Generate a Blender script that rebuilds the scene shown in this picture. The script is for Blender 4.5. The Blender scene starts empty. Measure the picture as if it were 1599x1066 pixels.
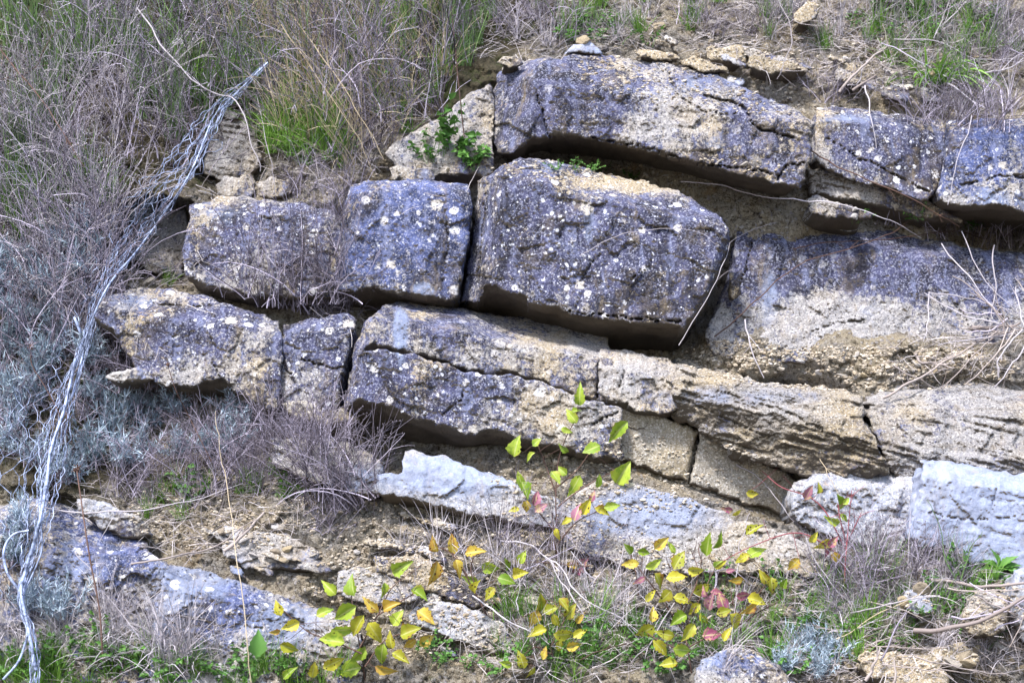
import bpy, math, random
import numpy as np
from mathutils import Vector, Matrix
from mathutils.bvhtree import BVHTree
from mathutils.geometry import delaunay_2d_cdt

scene = bpy.context.scene
C = scene.collection
random.seed(7)
rng = np.random.default_rng(7)

# ------------------------------------------------------------------ camera
PITCH = math.radians(10)
CAMZ = 1.5
FPX = 2460.0                                   # focal length in photo pixels (1599 wide)
cam_d = bpy.data.cameras.new('camera')
cam_d.sensor_width = 36.0
cam_d.lens = 36.0 * FPX / 1599.0
cam_d.clip_start = 0.05
cam_d.clip_end = 500
cam_d.dof.use_dof = True
cam_d.dof.focus_distance = 4.12
cam_d.dof.aperture_fstop = 4.0
cam = bpy.data.objects.new('camera', cam_d)
C.objects.link(cam)
cam.location = (0, 0, CAMZ)
cam.rotation_euler = (math.radians(90) + PITCH, 0, 0)
scene.camera = cam

# ------------------------------------------------------------------ light
SUN_EL, SUN_AZ = math.radians(52), math.radians(-150)   # azimuth from +y, clockwise
w = bpy.data.worlds.new("World")
scene.world = w
w.use_nodes = True
nt = w.node_tree
bg = nt.nodes['Background']
sky = nt.nodes.new('ShaderNodeTexSky')
sky.sky_type = 'NISHITA'
sky.sun_disc = False
sky.sun_elevation = SUN_EL
sky.sun_rotation = SUN_AZ
sky.air_density = 1.0
sky.dust_density = 2.0
nt.links.new(sky.outputs[0], bg.inputs[0])
bg.inputs[1].default_value = 0.15
sd = bpy.data.lights.new('sun', 'SUN')
sd.energy = 3.4
sd.angle = math.radians(9)
sd.color = (1.0, 0.95, 0.88)
sun = bpy.data.objects.new('sun', sd)
C.objects.link(sun)
sdir = Vector((math.sin(SUN_AZ) * math.cos(SUN_EL), math.cos(SUN_AZ) * math.cos(SUN_EL), math.sin(SUN_EL)))
sun.rotation_euler = sdir.to_track_quat('Z', 'Y').to_euler()
scene.view_settings.view_transform = 'Standard'
scene.view_settings.look = 'None'
scene.view_settings.gamma = 1.0
scene.view_settings.exposure = 1.2
scene.view_settings.use_curve_mapping = False

# ------------------------------------------------------------------ frame of the bank
RT = np.array([1.0, 0, 0])
FW = np.array([0, math.cos(PITCH), math.sin(PITCH)])
UP = np.array([0, -math.sin(PITCH), math.cos(PITCH)])
CAM = np.array([0, 0, CAMZ])
M = 0.0017                                      # metres per photo pixel on the rock face

def P(u, v, d):
    u = np.asarray(u, float); v = np.asarray(v, float); d = np.asarray(d, float)
    return (CAM + FW * d[..., None] + RT * ((u - 799.5) / FPX * d)[..., None]
            + UP * ((533 - v) / FPX * d)[..., None])

def D0(u, v):
    return 3.78 + 0.00092 * (1066 - v) + 0.00022 * np.maximum(0, 480 - u)

# ------------------------------------------------------------------ noise
_G = rng.normal(size=(256, 3)); _G /= np.linalg.norm(_G, axis=1)[:, None]
_R = rng.random((1024, 4))
def _hash(a, b, c, seed):
    h = (a * 73856093) ^ (b * 19349663) ^ (c * 83492791) ^ (seed * 2654435761)
    h = (h ^ (h >> 13)) * 1274126177
    return (h ^ (h >> 16))
def perlin(x, y, z=0.0, seed=0):
    x, y, z = np.broadcast_arrays(np.asarray(x, float), np.asarray(y, float), np.asarray(z, float))
    xi = np.floor(x).astype(np.int64); yi = np.floor(y).astype(np.int64); zi = np.floor(z).astype(np.int64)
    xf = x - xi; yf = y - yi; zf = z - zi
    f = lambda t: t * t * t * (t * (t * 6 - 15) + 10)
    wx, wy, wz = f(xf), f(yf), f(zf)
    out = 0
    for dx in (0, 1):
        for dy in (0, 1):
            for dz in (0, 1):
                g = _G[_hash(xi + dx, yi + dy, zi + dz, seed) & 255]
                dot = g[..., 0] * (xf - dx) + g[..., 1] * (yf - dy) + g[..., 2] * (zf - dz)
                out = out + dot * (wx if dx else 1 - wx) * (wy if dy else 1 - wy) * (wz if dz else 1 - wz)
    return out * 1.5
def fbm(x, y, z=0.0, o=4, seed=0, gain=0.5):
    s, a, f = 0, 1.0, 1.0
    for k in range(o):
        s = s + a * perlin(x * f, y * f, z * f, seed + k * 17); a *= gain; f *= 2.03
    return s
def facets(x, y, seed=0):
    """cell noise: every cell of the broken surface is its own small tilted plane"""
    xi = np.floor(x).astype(np.int64); yi = np.floor(y).astype(np.int64)
    best = np.full(x.shape, 9e9); val = np.zeros(x.shape); sec = np.full(x.shape, 9e9)
    for dx in (-1, 0, 1):
        for dy in (-1, 0, 1):
            r = _R[_hash(xi + dx, yi + dy, 0 * xi, seed) & 1023]
            cx = xi + dx + r[..., 0]; cy = yi + dy + r[..., 1]
            dd = (x - cx) ** 2 + (y - cy) ** 2
            v = (r[..., 2] - .5) * 2 * (x - cx) + (r[..., 3] - .5) * 2 * (y - cy) + (r[..., 2] + r[..., 3] - 1) * .6
            m = dd < best
            sec = np.where(m, best, np.minimum(sec, dd))
            val = np.where(m, v, val); best = np.where(m, dd, best)
    return val, np.sqrt(sec) - np.sqrt(best)
def sstep(a, b, x):
    t = np.clip((x - a) / (b - a), 0, 1); return t * t * (3 - 2 * t)

# ------------------------------------------------------------------ mesh helpers
def mesh_obj(name, verts, faces, mat=None, parent=None, attrs=None, origin=None, smooth=True):
    verts = np.asarray(verts, float)
    if origin is None:
        origin = np.array([0, 0, 0.])
    me = bpy.data.meshes.new(name)
    me.from_pydata((verts - origin).tolist(), [], faces if isinstance(faces, list) else faces.tolist())
    if attrs:
        for k, a in attrs.items():
            at = me.attributes.new(k, 'FLOAT', 'POINT')
            at.data.foreach_set('value', np.asarray(a, np.float32))
    if smooth:
        me.polygons.foreach_set('use_smooth', [True] * len(me.polygons))
    me.update()
    o = bpy.data.objects.new(name, me)
    if mat: me.materials.append(mat)
    C.objects.link(o)
    if parent is None:
        o.location = Vector(origin)
    else:
        o.parent = parent
    return o
def tag(o, label=None, cat=None, group=None, kind=None):
    if label: o['label'] = label
    if cat: o['category'] = cat
    if group: o['group'] = group
    if kind: o['kind'] = kind
    return o
def empty(name, loc):
    o = bpy.data.objects.new(name, None); C.objects.link(o); o.location = Vector(loc); o.empty_display_size = .05
    return o

# ------------------------------------------------------------------ node helpers
class NT:
    def __init__(s, name):
        s.m = bpy.data.materials.new(name); s.m.use_nodes = True
        s.t = s.m.node_tree; s.b = s.t.nodes['Principled BSDF']; s.out = s.t.nodes['Material Output']
    def n(s, typ, **kw):
        nd = s.t.nodes.new(typ)
        for k, v in kw.items(): setattr(nd, k, v)
        return nd
    def put(s, sock, v):
        if isinstance(v, bpy.types.NodeSocket): s.t.links.new(v, sock)
        elif isinstance(v, (tuple, list)): sock.default_value = (*v, 1) if len(sock.default_value) == 4 and len(v) == 3 else v
        else: sock.default_value = v
    def math(s, op, a, b=0.0, c=None, clamp=False):
        nd = s.n('ShaderNodeMath', operation=op, use_clamp=clamp)
        s.put(nd.inputs[0], a); s.put(nd.inputs[1], b)
        if c is not None: s.put(nd.inputs[2], c)
        return nd.outputs[0]
    def mix(s, f, a, b, blend='MIX'):
        nd = s.n('ShaderNodeMix', data_type='RGBA', blend_type=blend)
        s.put(nd.inputs[0], f); s.put(nd.inputs[6], a); s.put(nd.inputs[7], b)
        return nd.outputs[2]
    def ss(s, x, lo, hi, a=0.0, b=1.0):
        nd = s.n('ShaderNodeMapRange', interpolation_type='SMOOTHSTEP')
        s.put(nd.inputs[0], x); nd.inputs[1].default_value = lo; nd.inputs[2].default_value = hi
        nd.inputs[3].default_value = a; nd.inputs[4].default_value = b
        return nd.outputs[0]
    def attr(s, name, t='GEOMETRY'):
        return s.n('ShaderNodeAttribute', attribute_name=name, attribute_type=t).outputs['Fac']
    def noise(s, vec, scale, detail=6, rough=.6, dist=0.0):
        nd = s.n('ShaderNodeTexNoise')
        s.put(nd.inputs['Vector'], vec); nd.inputs['Scale'].default_value = scale
        nd.inputs['Detail'].default_value = detail; nd.inputs['Roughness'].default_value = rough
        nd.inputs['Distortion'].default_value = dist
        return nd.outputs['Fac']
    def noisec(s, vec, scale, detail=4):
        nd = s.n('ShaderNodeTexNoise'); s.put(nd.inputs['Vector'], vec)
        nd.inputs['Scale'].default_value = scale; nd.inputs['Detail'].default_value = detail
        return nd.outputs['Color']
    def voro(s, vec, scale, feature='F1'):
        nd = s.n('ShaderNodeTexVoronoi', feature=feature)
        s.put(nd.inputs['Vector'], vec); nd.inputs['Scale'].default_value = scale
        return nd
    def mapping(s, vec, scale=(1, 1, 1), rot=(0, 0, 0)):
        nd = s.n('ShaderNodeMapping'); s.put(nd.inputs[0], vec)
        nd.inputs['Scale'].default_value = scale; nd.inputs['Rotation'].default_value = rot
        return nd.outputs[0]
    def vadd(s, a, b, scale):
        m1 = s.n('ShaderNodeVectorMath', operation='SUBTRACT'); s.put(m1.inputs[0], b); m1.inputs[1].default_value = (.5, .5, .5)
        m2 = s.n('ShaderNodeVectorMath', operation='MULTIPLY_ADD'); s.put(m2.inputs[0], m1.outputs[0])
        m2.inputs[1].default_value = (scale,) * 3; s.put(m2.inputs[2], a)
        return m2.outputs[0]

def rock_material(name, tan=(.36, .295, .20), grey=(.31, .305, .33), pat_d=(.013, .013, .026), pat_l=(.075, .08, .165),
                  lichen=.6, strata=0.0, pale=(.27, .325, .50), rough=1.0, pits=1.0):
    t = NT(name)
    tc = t.n('ShaderNodeTexCoord').outputs['Object']
    wc = t.vadd(tc, t.noisec(tc, 14), .05)
    pat = t.attr('patina'); pl = t.attr('pale'); tn = t.attr('tanness')
    n1 = t.noise(wc, 7, 8, .68)
    streak = t.noise(t.mapping(wc, (30, 30, 5)), 1.0, 6, .6)
    x = t.math('MULTIPLY_ADD', t.math('SUBTRACT', n1, .5), 2.6, t.math('ADD', pat, .05))
    x = t.math('MULTIPLY_ADD', t.math('SUBTRACT', streak, .5), 1.2, x)
    x = t.math('MULTIPLY_ADD', t.math('SUBTRACT', t.noise(tc, 90, 5, .75), .5), 2.4, x)
    pf = t.ss(x, .30, .72)
    # bare stone
    g = t.ss(t.math('MULTIPLY_ADD', t.math('SUBTRACT', t.noise(wc, 5, 6, .6), .5), 1.6, tn), .3, .75)
    base = t.mix(g, grey, tan)
    bed = t.noise(t.mapping(wc, (4, 4, 70), (0, math.radians(12), 0)), 1.0, 6, .65)
    base = t.mix(t.ss(bed, .46, .66, 0, .25 + .5 * strata), base, (.15, .13, .11))
    base = t.mix(t.ss(t.noise(tc, 190, 5, .75), .5, .62, 0, .8), base, (.64, .62, .61))
    base = t.mix(t.ss(t.noise(tc, 150, 5, .75), .54, .64, 0, .8), base, (.09, .075, .07))
    rust = t.ss(t.noise(wc, 9, 5, .6), .62, .74, 0, .6)
    base = t.mix(rust, base, (.33, .19, .085))
    # dark weathering crust
    pc = t.mix(t.ss(t.noise(wc, 15, 8, .7), .38, .62), pat_d, pat_l)
    pc = t.mix(t.ss(t.noise(tc, 170, 5, .75), .5, .62, 0, .75), pc, (.36, .38, .52))
    pc = t.mix(t.ss(streak, .52, .68, 0, .55), pc, (.22, .25, .42))
    pc = t.mix(t.ss(t.noise(t.mapping(wc, (9, 9, 4.5)), 1, 7, .7), .50, .62, 0, .8), pc, (.012, .011, .018))
    pc = t.mix(t.ss(t.noise(wc, 6, 7, .7), .54, .68, 0, .6), pc, (.16, .135, .125))
    col = t.mix(pf, base, pc)
    # pale skin
    pn = t.math('MULTIPLY_ADD', t.math('SUBTRACT', t.noise(wc, 10, 8, .7), .5), 1.5, pl)
    col = t.mix(t.ss(pn, .35, .85, 0, .8), col, t.mix(t.ss(t.noise(wc, 22, 7, .7), .4, .62), tuple(c * .72 for c in pale), pale))
    # lichens
    lw = t.vadd(tc, t.noisec(tc, 55, 3), .012)
    hts = []
    for sc, thr, colr, r0 in ((10, .38, (.70, .66, .62), .21), (21, .44, (.80, .79, .84), .31), (46, .58, (.74, .77, .88), .33), (110, .50, (.62, .64, .74), .34)):
        v = t.voro(lw, sc)
        sep = t.n('ShaderNodeSeparateColor'); t.put(sep.inputs[0], v.outputs['Color'])
        r = t.math('MULTIPLY', sep.outputs[0], r0)
        inside = t.ss(t.math('ADD', t.math('SUBTRACT', r, v.outputs['Distance']), t.math('MULTIPLY', t.math('SUBTRACT', t.noise(tc, 60, 4, .7), .5), .38)), -.03, .04)
        clus = t.noise(tc, 5 + sc * .1, 3, .5)
        gate = t.math('GREATER_THAN', t.math('MULTIPLY_ADD', clus, .9, sep.outputs[1]), thr + .62 - .25 * lichen)
        f = t.math('MULTIPLY', inside, gate)
        f = t.math('MULTIPLY', f, lichen, clamp=True)
        brk = t.ss(t.noise(tc, 160, 3, .6), .33, .5)
        f = t.math('MULTIPLY', f, brk)
        colv = t.mix(sep.outputs[2], colr, tuple(c * .62 for c in colr))
        col = t.mix(f, col, colv); hts.append(f)
    # pits
    v = t.voro(tc, 130)
    sep = t.n('ShaderNodeSeparateColor'); t.put(sep.inputs[0], v.outputs['Color'])
    pit = t.math('MULTIPLY', t.ss(v.outputs['Distance'], .32, .18, 0, pits), t.math('GREATER_THAN', sep.outputs[0], .78))
    col = t.mix(t.math('MULTIPLY', pit, .75), col, (.03, .026, .03))
    # soil washed down over the stone
    dirt = t.noise(t.mapping(wc, (16, 16, 5)), 1, 7, .7)
    col = t.mix(t.ss(dirt, .54, .70, 0, .55), col, (.27, .215, .14))
    col = t.mix(t.ss(t.noise(wc, 26, 6, .75), .56, .70, 0, .6), col, (.06, .052, .05))
    # undersides: fresh, never weathered or grown over; overhang shade painted into the colour
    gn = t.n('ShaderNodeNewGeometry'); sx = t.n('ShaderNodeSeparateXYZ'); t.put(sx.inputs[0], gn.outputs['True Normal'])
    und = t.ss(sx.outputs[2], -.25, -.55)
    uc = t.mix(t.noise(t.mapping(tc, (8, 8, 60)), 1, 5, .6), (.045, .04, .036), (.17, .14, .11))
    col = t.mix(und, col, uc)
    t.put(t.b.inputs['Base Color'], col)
    t.b.inputs['Roughness'].default_value = .88
    t.b.inputs['Specular IOR Level'].default_value = .25
    h = t.math('MULTIPLY_ADD', t.noise(tc, 60, 7, .75), .8, t.math('MULTIPLY', bed, .25 + .5 * strata))
    h = t.math('MULTIPLY_ADD', t.noise(tc, 130, 3, .8), .55, h)
    h = t.math('SUBTRACT', h, t.math('MULTIPLY', pit, .5))
    bp = t.n('ShaderNodeBump'); bp.inputs['Strength'].default_value = 1.0; bp.inputs['Distance'].default_value = .010 * rough
    t.put(bp.inputs['Height'], h); t.put(t.b.inputs['Normal'], bp.outputs[0])
    return t.m

def soil_material():
    t = NT('crumbled clay soil')
    tc = t.n('ShaderNodeTexCoord').outputs['Object']
    wc = t.vadd(tc, t.noisec(tc, 12), .06)
    veg = t.attr('mould')
    c = t.mix(t.ss(t.noise(wc, 6, 7, .65), .36, .64), (.42, .36, .265), (.33, .315, .31))
    c = t.mix(t.ss(t.noise(tc, 90, 6, .75), .5, .68, 0, .7), c, (.66, .61, .54))
    c = t.mix(t.ss(t.noise(tc, 60, 6, .75), .52, .62, 0, .85), c, (.10, .078, .055))
    c = t.mix(t.ss(t.noise(tc, 170, 4, .75), .52, .62, 0, .8), c, (.085, .065, .045))
    c = t.mix(t.ss(t.noise(wc, 8, 5, .6), .58, .72, 0, .6), c, (.30, .19, .085))
    cr = t.voro(t.mapping(wc, (1, 1, 1.6)), 26, 'DISTANCE_TO_EDGE')
    crack = t.math('MULTIPLY', t.ss(cr.outputs['Distance'], .06, .0), t.ss(t.noise(tc, 9, 3, .5), .52, .62))
    v2 = t.voro(lw := t.vadd(tc, t.noisec(tc, 60, 2), .01), 70)
    sep = t.n('ShaderNodeSeparateColor'); t.put(sep.inputs[0], v2.outputs['Color'])
    peb = t.math('MULTIPLY', t.ss(v2.outputs['Distance'], .42, .3), t.math('GREATER_THAN', sep.outputs[0], .6))
    c = t.mix(t.math('MULTIPLY', peb, .8), c, t.mix(sep.outputs[1], (.60, .57, .55), (.30, .28, .32)))
    c = t.mix(t.math('MULTIPLY', crack, .5), c, (.07, .05, .035))
    humus = t.mix(t.noise(tc, 25, 8, .75), (.03, .03, .018), (.20, .17, .12))
    humus = t.mix(t.ss(t.noise(wc, 12, 6, .7), .5, .62, 0, .7), humus, (.07, .10, .03))
    vn = t.math('MULTIPLY_ADD', t.math('SUBTRACT', t.noise(wc, 8, 7, .7), .5), 1.4, veg)
    c = t.mix(t.ss(vn, .35, .65), c, humus)
    t.put(t.b.inputs['Base Color'], c)
    t.b.inputs['Roughness'].default_value = .95; t.b.inputs['Specular IOR Level'].default_value = .15
    h = t.math('MULTIPLY_ADD', t.noise(tc, 32, 7, .75), 1.3, t.math('MULTIPLY', peb, .25))
    h = t.math('MULTIPLY_ADD', t.noise(tc, 120, 5, .8), .5, h)
    h = t.math('SUBTRACT', h, t.math('MULTIPLY', crack, .4))
    bp = t.n('ShaderNodeBump'); bp.inputs['Distance'].default_value = .026; t.put(bp.inputs['Height'], h)
    t.put(t.b.inputs['Normal'], bp.outputs[0])
    return t.m

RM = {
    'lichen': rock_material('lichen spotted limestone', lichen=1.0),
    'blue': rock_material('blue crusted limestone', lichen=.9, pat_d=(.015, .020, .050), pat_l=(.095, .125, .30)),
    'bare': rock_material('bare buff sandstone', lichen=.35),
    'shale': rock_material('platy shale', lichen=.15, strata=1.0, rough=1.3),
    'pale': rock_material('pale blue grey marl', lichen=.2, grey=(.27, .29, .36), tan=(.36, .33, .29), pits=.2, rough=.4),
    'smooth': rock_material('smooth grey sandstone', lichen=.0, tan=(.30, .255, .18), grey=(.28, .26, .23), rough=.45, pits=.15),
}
SOIL = soil_material()
# ------------------------------------------------------------------ stains and pale skins (where they sit on the face)
#   u, v, ru, rv, strength, kind (p patina, w pale, t tan)
BLOBS = [
 (890,130,70,45,.6,'p'),(820,170,50,60,.5,'p'),(960,190,60,50,.25,'p'),(1180,190,60,40,.2,'p'),(1380,235,90,50,.8,'p'),
 (1040,170,60,60,-.3,'p'),(1100,130,90,25,.5,'w'),(1090,220,140,30,.35,'w'),(1290,230,30,40,-.4,'p'),(1540,240,80,50,.6,'p'),
 (1330,185,60,12,.7,'w'),(1550,310,60,22,.6,'w'),(960,270,160,18,.5,'t'),(960,285,160,18,-.7,'p'),(850,262,60,14,.5,'w'),
 (860,340,80,70,.55,'p'),(960,430,120,60,.5,'p'),(1060,360,70,40,.5,'p'),(920,360,14,50,.7,'w'),(760,350,20,100,.35,'w'),
 (640,370,90,80,.65,'p'),(660,452,18,12,1.4,'w'),(560,370,24,60,.35,'w'),(690,330,20,30,.2,'w'),
 (360,380,70,60,.3,'p'),(330,330,60,25,.3,'w'),(470,390,50,60,.4,'p'),
 (290,520,90,50,.4,'p'),(200,470,50,18,.5,'w'),(380,560,50,50,.1,'w'),(500,560,50,60,.4,'p'),
 (625,520,12,45,1.3,'w'),(700,525,90,30,.35,'p'),(860,560,90,30,-.2,'p'),(600,600,40,40,.35,'p'),(720,630,60,40,.5,'p'),
 (780,640,40,50,.2,'w'),(860,650,60,40,-.5,'p'),(1000,590,50,20,.1,'p'),(680,600,40,25,.3,'w'),
 (1330,415,170,55,1.0,'p'),(1180,400,40,60,.5,'p'),(1530,450,70,45,.7,'p'),(1300,490,100,40,-.8,'p'),(1450,520,120,30,.3,'w'),(1200,460,16,60,.6,'w'),
 (1510,440,40,60,-.3,'p'),(1330,480,110,40,.25,'w'),
 (1150,620,200,20,.5,'w'),(1250,690,120,30,.2,'t'),
 (1520,800,100,70,.9,'w'),(1330,800,80,40,.4,'w'),(720,740,80,25,.9,'w'),(560,740,60,25,.4,'w'),
 (1000,800,90,30,.8,'w'),(930,850,30,40,.5,'p'),(170,860,60,50,.5,'p'),(350,950,60,50,.6,'p'),(310,900,60,25,.7,'w'),(450,980,60,40,.5,'w'),(120,880,60,40,.4,'w'),(270,960,40,60,.4,'w'),
 (1150,1040,50,20,.4,'p'),(1130,1035,60,25,.4,'w'),
]
def paint(kind, u, v, base):
    s = np.full(np.shape(u), float(base))
    for bu, bv, ru, rv, st, k in BLOBS:
        if k == kind: s = s + st * np.exp(-((u - bu) / ru) ** 2 - ((v - bv) / rv) ** 2)
    return s

# ------------------------------------------------------------------ a block of rock
def seg_dist(px, py, poly):
    a = poly; b = np.roll(poly, -1, axis=0)
    best = np.full(px.shape, 1e9)
    for (x0, y0), (x1, y1) in zip(a, b):
        dx, dy = x1 - x0, y1 - y0
        L = dx * dx + dy * dy + 1e-9
        t = np.clip(((px - x0) * dx + (py - y0) * dy) / L, 0, 1)
        best = np.minimum(best, (px - x0 - t * dx) ** 2 + (py - y0 - t * dy) ** 2)
    return np.sqrt(best)
def line_dist(px, py, pts):
    best = np.full(px.shape, 1e9)
    for (x0, y0), (x1, y1) in zip(pts[:-1], pts[1:]):
        dx, dy = x1 - x0, y1 - y0
        t = np.clip(((px - x0) * dx + (py - y0) * dy) / (dx * dx + dy * dy + 1e-9), 0, 1)
        best = np.minimum(best, (px - x0 - t * dx) ** 2 + (py - y0 - t * dy) ** 2)
    return np.sqrt(best)
def inside(px, py, poly):
    c = np.zeros(px.shape, bool)
    a = poly; b = np.roll(poly, -1, axis=0)
    for (x0, y0), (x1, y1) in zip(a, b):
        if y0 == y1: continue
        m = ((y0 > py) != (y1 > py)) & (px < (x1 - x0) * (py - y0) / (y1 - y0) + x0)
        c ^= m
    return c

BLOCKS = []
ROCK_V, ROCK_F = [], []          # everything solid, for resting plants and stones on it
def remember(verts, faces):
    off = sum(len(v) for v in ROCK_V)
    ROCK_V.append(np.asarray(verts)); ROCK_F.append([tuple(int(i) + off for i in f) for f in faces])

def block(name, label, poly, dc, gy=.3, gx=0.0, cuts=(), cracks=(), mat='lichen', pat=.35, pale=0.0, tanv=.5,
          sp=2.6, rough=1.0, strata=.5, back=.42, round_px=4.5, seed=None, cat='rock', group=None, jag=3.0, dip=-.10, flute=1.0, sink=True):
    seed = seed if seed is not None else (sum(ord(c) for c in label) * 7) % 9973
    poly = np.array(poly, float)
    if sink: BLOCKS.append((poly, dc, gx, gy, cuts))
    # outline: subdivided and broken up
    pts = []
    n = len(poly)
    for i in range(n):
        a, b = poly[i], poly[(i + 1) % n]
        k = max(1, int(np.hypot(*(b - a)) / sp))
        for j in range(k): pts.append(a + (b - a) * j / k)
    pts = np.array(pts)
    q = np.roll(pts, -3, axis=0) - np.roll(pts, 3, axis=0)
    nrm = np.stack([q[:, 1], -q[:, 0]], 1); nrm /= (np.linalg.norm(nrm, axis=1)[:, None] + 1e-9)
    if inside(np.array([pts[0, 0] + nrm[0, 0] * 2]), np.array([pts[0, 1] + nrm[0, 1] * 2]), poly)[0]: nrm = -nrm
    nn = fbm(pts[:, 0] * .035, pts[:, 1] * .035, 0, 4, seed) * jag * 1.6
    fv, _ = facets(pts[:, 0] * .05, pts[:, 1] * .05, seed + 3)
    nn = nn + fv * jag * .8
    pts = pts + nrm * nn[:, None]
    # interior points
    x0, y0 = pts.min(0); x1, y1 = pts.max(0)
    gxs, gys = np.meshgrid(np.arange(x0, x1, sp), np.arange(y0, y1, sp))
    r = np.random.default_rng(seed)
    gxs = gxs.ravel() + r.uniform(-.3, .3, gxs.size) * sp; gys = gys.ravel() + r.uniform(-.3, .3, gys.size) * sp
    m = inside(gxs, gys, pts); gxs, gys = gxs[m], gys[m]
    dd = seg_dist(gxs, gys, pts); m = dd > sp * .55; gxs, gys = gxs[m], gys[m]
    nb = len(pts)
    allp = np.concatenate([pts, np.stack([gxs, gys], 1)])
    ov, oe, of, vo, eo, fo = delaunay_2d_cdt([Vector(p) for p in allp], [(i, (i + 1) % nb) for i in range(nb)], [], 1, 1e-6)
    xy = np.array([tuple(p) for p in ov])
    remap = {}
    for i, l in enumerate(vo):
        for k in l: remap[k] = i
    loop = [remap[i] for i in range(nb)]
    u, v = xy[:, 0], xy[:, 1]
    uc, vc = poly[:, 0].mean(), poly[:, 1].mean()
    d = dc + gx * (u - uc) / 1000 + gy * (vc - v) / 1000
    wu = u + 8 * fbm(u * .01, v * .01, 3.3, 3, seed); wv = v + 8 * fbm(u * .01, v * .01, 7.7, 3, seed)
    for cx0, cy0, cx1, cy1, sl in cuts:            # planes that cut the block: beyond the line (left of its direction) it turns away
        L = math.hypot(cx1 - cx0, cy1 - cy0)
        s = ((cx1 - cx0) * (wv - cy0) - (cy1 - cy0) * (wu - cx0)) / L
        s = -s                                      # left of direction, in picture with v down
        d = d + np.maximum(0, s) * M * sl
    U, V = u * M, v * M
    tb = V - U * math.tan(math.radians(13))
    wtb = tb + .006 * fbm(U * 6, V * 6, 0, 3, seed + 5)
    d = d + .011 * rough * fbm(U * 5, V * 5, 0, 3, seed + 9)
    fv, fe = facets((U + .03 * fbm(U * 9, V * 9, 1, 2, seed)) * 13, (V + .03 * fbm(U * 9, V * 9, 2, 2, seed)) * 15, seed + 11)
    d = d + .007 * rough * fv
    fv, fe = facets(U * 38 + .6 * fbm(U * 30, V * 30, 1, 2, seed), V * 45, seed + 12)
    d = d + .002 * rough * fv
    d = d + strata * sstep(-.35, .35, perlin(U * 7, wtb * 14, 0, seed + 60)) * (.0045 * perlin(U * 5, wtb * 42, 0, seed + 13) + .003 * perlin(U * 9, wtb * 110, 0, seed + 14) + .002 * perlin(U * 14, wtb * 75, 3, seed + 18))
    d = d + flute * .0028 * fbm(U * 45, V * 7, 0, 3, seed + 15)
    d = d + .0028 * rough * fbm(U * 60, V * 60, 0, 3, seed + 16, .6)
    bd = seg_dist(u, v, pts)
    rr = round_px * (1 + .9 * fbm(U * 9, V * 9, 0, 2, seed + 30)); rr = np.clip(rr, 2, 40)
    tt = 1 - np.clip(bd / rr, 0, 1)
    d = d + rr * M * (1 - np.sqrt(np.maximum(0, 1 - tt * tt * .999))) * .8
    for ck in cracks:
        wd, dp, line = ck
        L = line_dist(u + 3.5 * fbm(u * .06, v * .06, 0, 3, seed + 40), v + 3.5 * fbm(u * .06, v * .06, 5, 3, seed + 41), line)
        ww = wd * (1 + .7 * fbm(U * 14, V * 14, 0, 2, seed + 42))
        d = d + dp * (1 - sstep(0, 1, L / np.maximum(ww, .8)))
    front = P(u, v, d)
    verts = [front]
    faces = [tuple(f) for f in of]
    # sides
    E = np.array([0, 1.0, dip]); E /= np.linalg.norm(E)
    steps = [.008, .018, .03, .045, .065, .09, .12, .16, .21, .28, back]
    lp = np.array(loop); base = front[lp]
    nw = nrm[:, 0:1] * RT - nrm[:, 1:2] * UP
    lu, lv = u[lp] * M, v[lp] * M
    tot = len(front); prev = lp
    kk = 21; ker = np.ones(kk) / kk
    smb = np.stack([np.convolve(np.concatenate([base[-10:, c], base[:, c], base[:10, c]]), ker, 'valid') for c in range(3)], 1)
    for s in steps:
        tb2 = lv - lu * .23
        o_ = .012 * fbm(lu * 6, lv * 6, s * 26, 4, seed + 50) + strata * .010 * perlin(lu * 3, tb2 * 55, s * 4, seed + 51)
        o_ = o_ * min(1, s / .02)
        k_ = min(1, s / .03) * .85
        row = base * (1 - k_) + smb * k_ + E * s + nw * (o_ - .004 * k_)[:, None]
        idx = np.arange(tot, tot + nb); tot += nb
        verts.append(row)
        for i in range(nb):
            j = (i + 1) % nb
            faces.append((int(prev[i]), int(prev[j]), int(idx[j]), int(idx[i])))
        prev = idx
    faces.append(tuple(int(i) for i in prev))
    V3 = np.concatenate(verts)
    at = {}
    uu = np.concatenate([u] + [u[lp]] * len(steps)); vv = np.concatenate([v] + [v[lp]] * len(steps))
    at['patina'] = np.clip(paint('p', uu, vv, pat), -.4, 1.2)
    at['pale'] = np.clip(paint('w', uu, vv, pale), -.3, 1.1)
    at['tanness'] = np.clip(paint('t', uu, vv, tanv), 0, 1.2)
    org = V3[:tot].mean(0); org[2] = V3[:, 2].min()
    o = mesh_obj(name, V3, faces, RM[mat], None, at, org)
    # outward normals
    import bmesh
    bm = bmesh.new(); bm.from_mesh(o.data); bmesh.ops.recalc_face_normals(bm, faces=bm.faces); bm.to_mesh(o.data); bm.free()
    tag(o, label, cat, group)
    remember(V3, faces)
    return o

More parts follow.
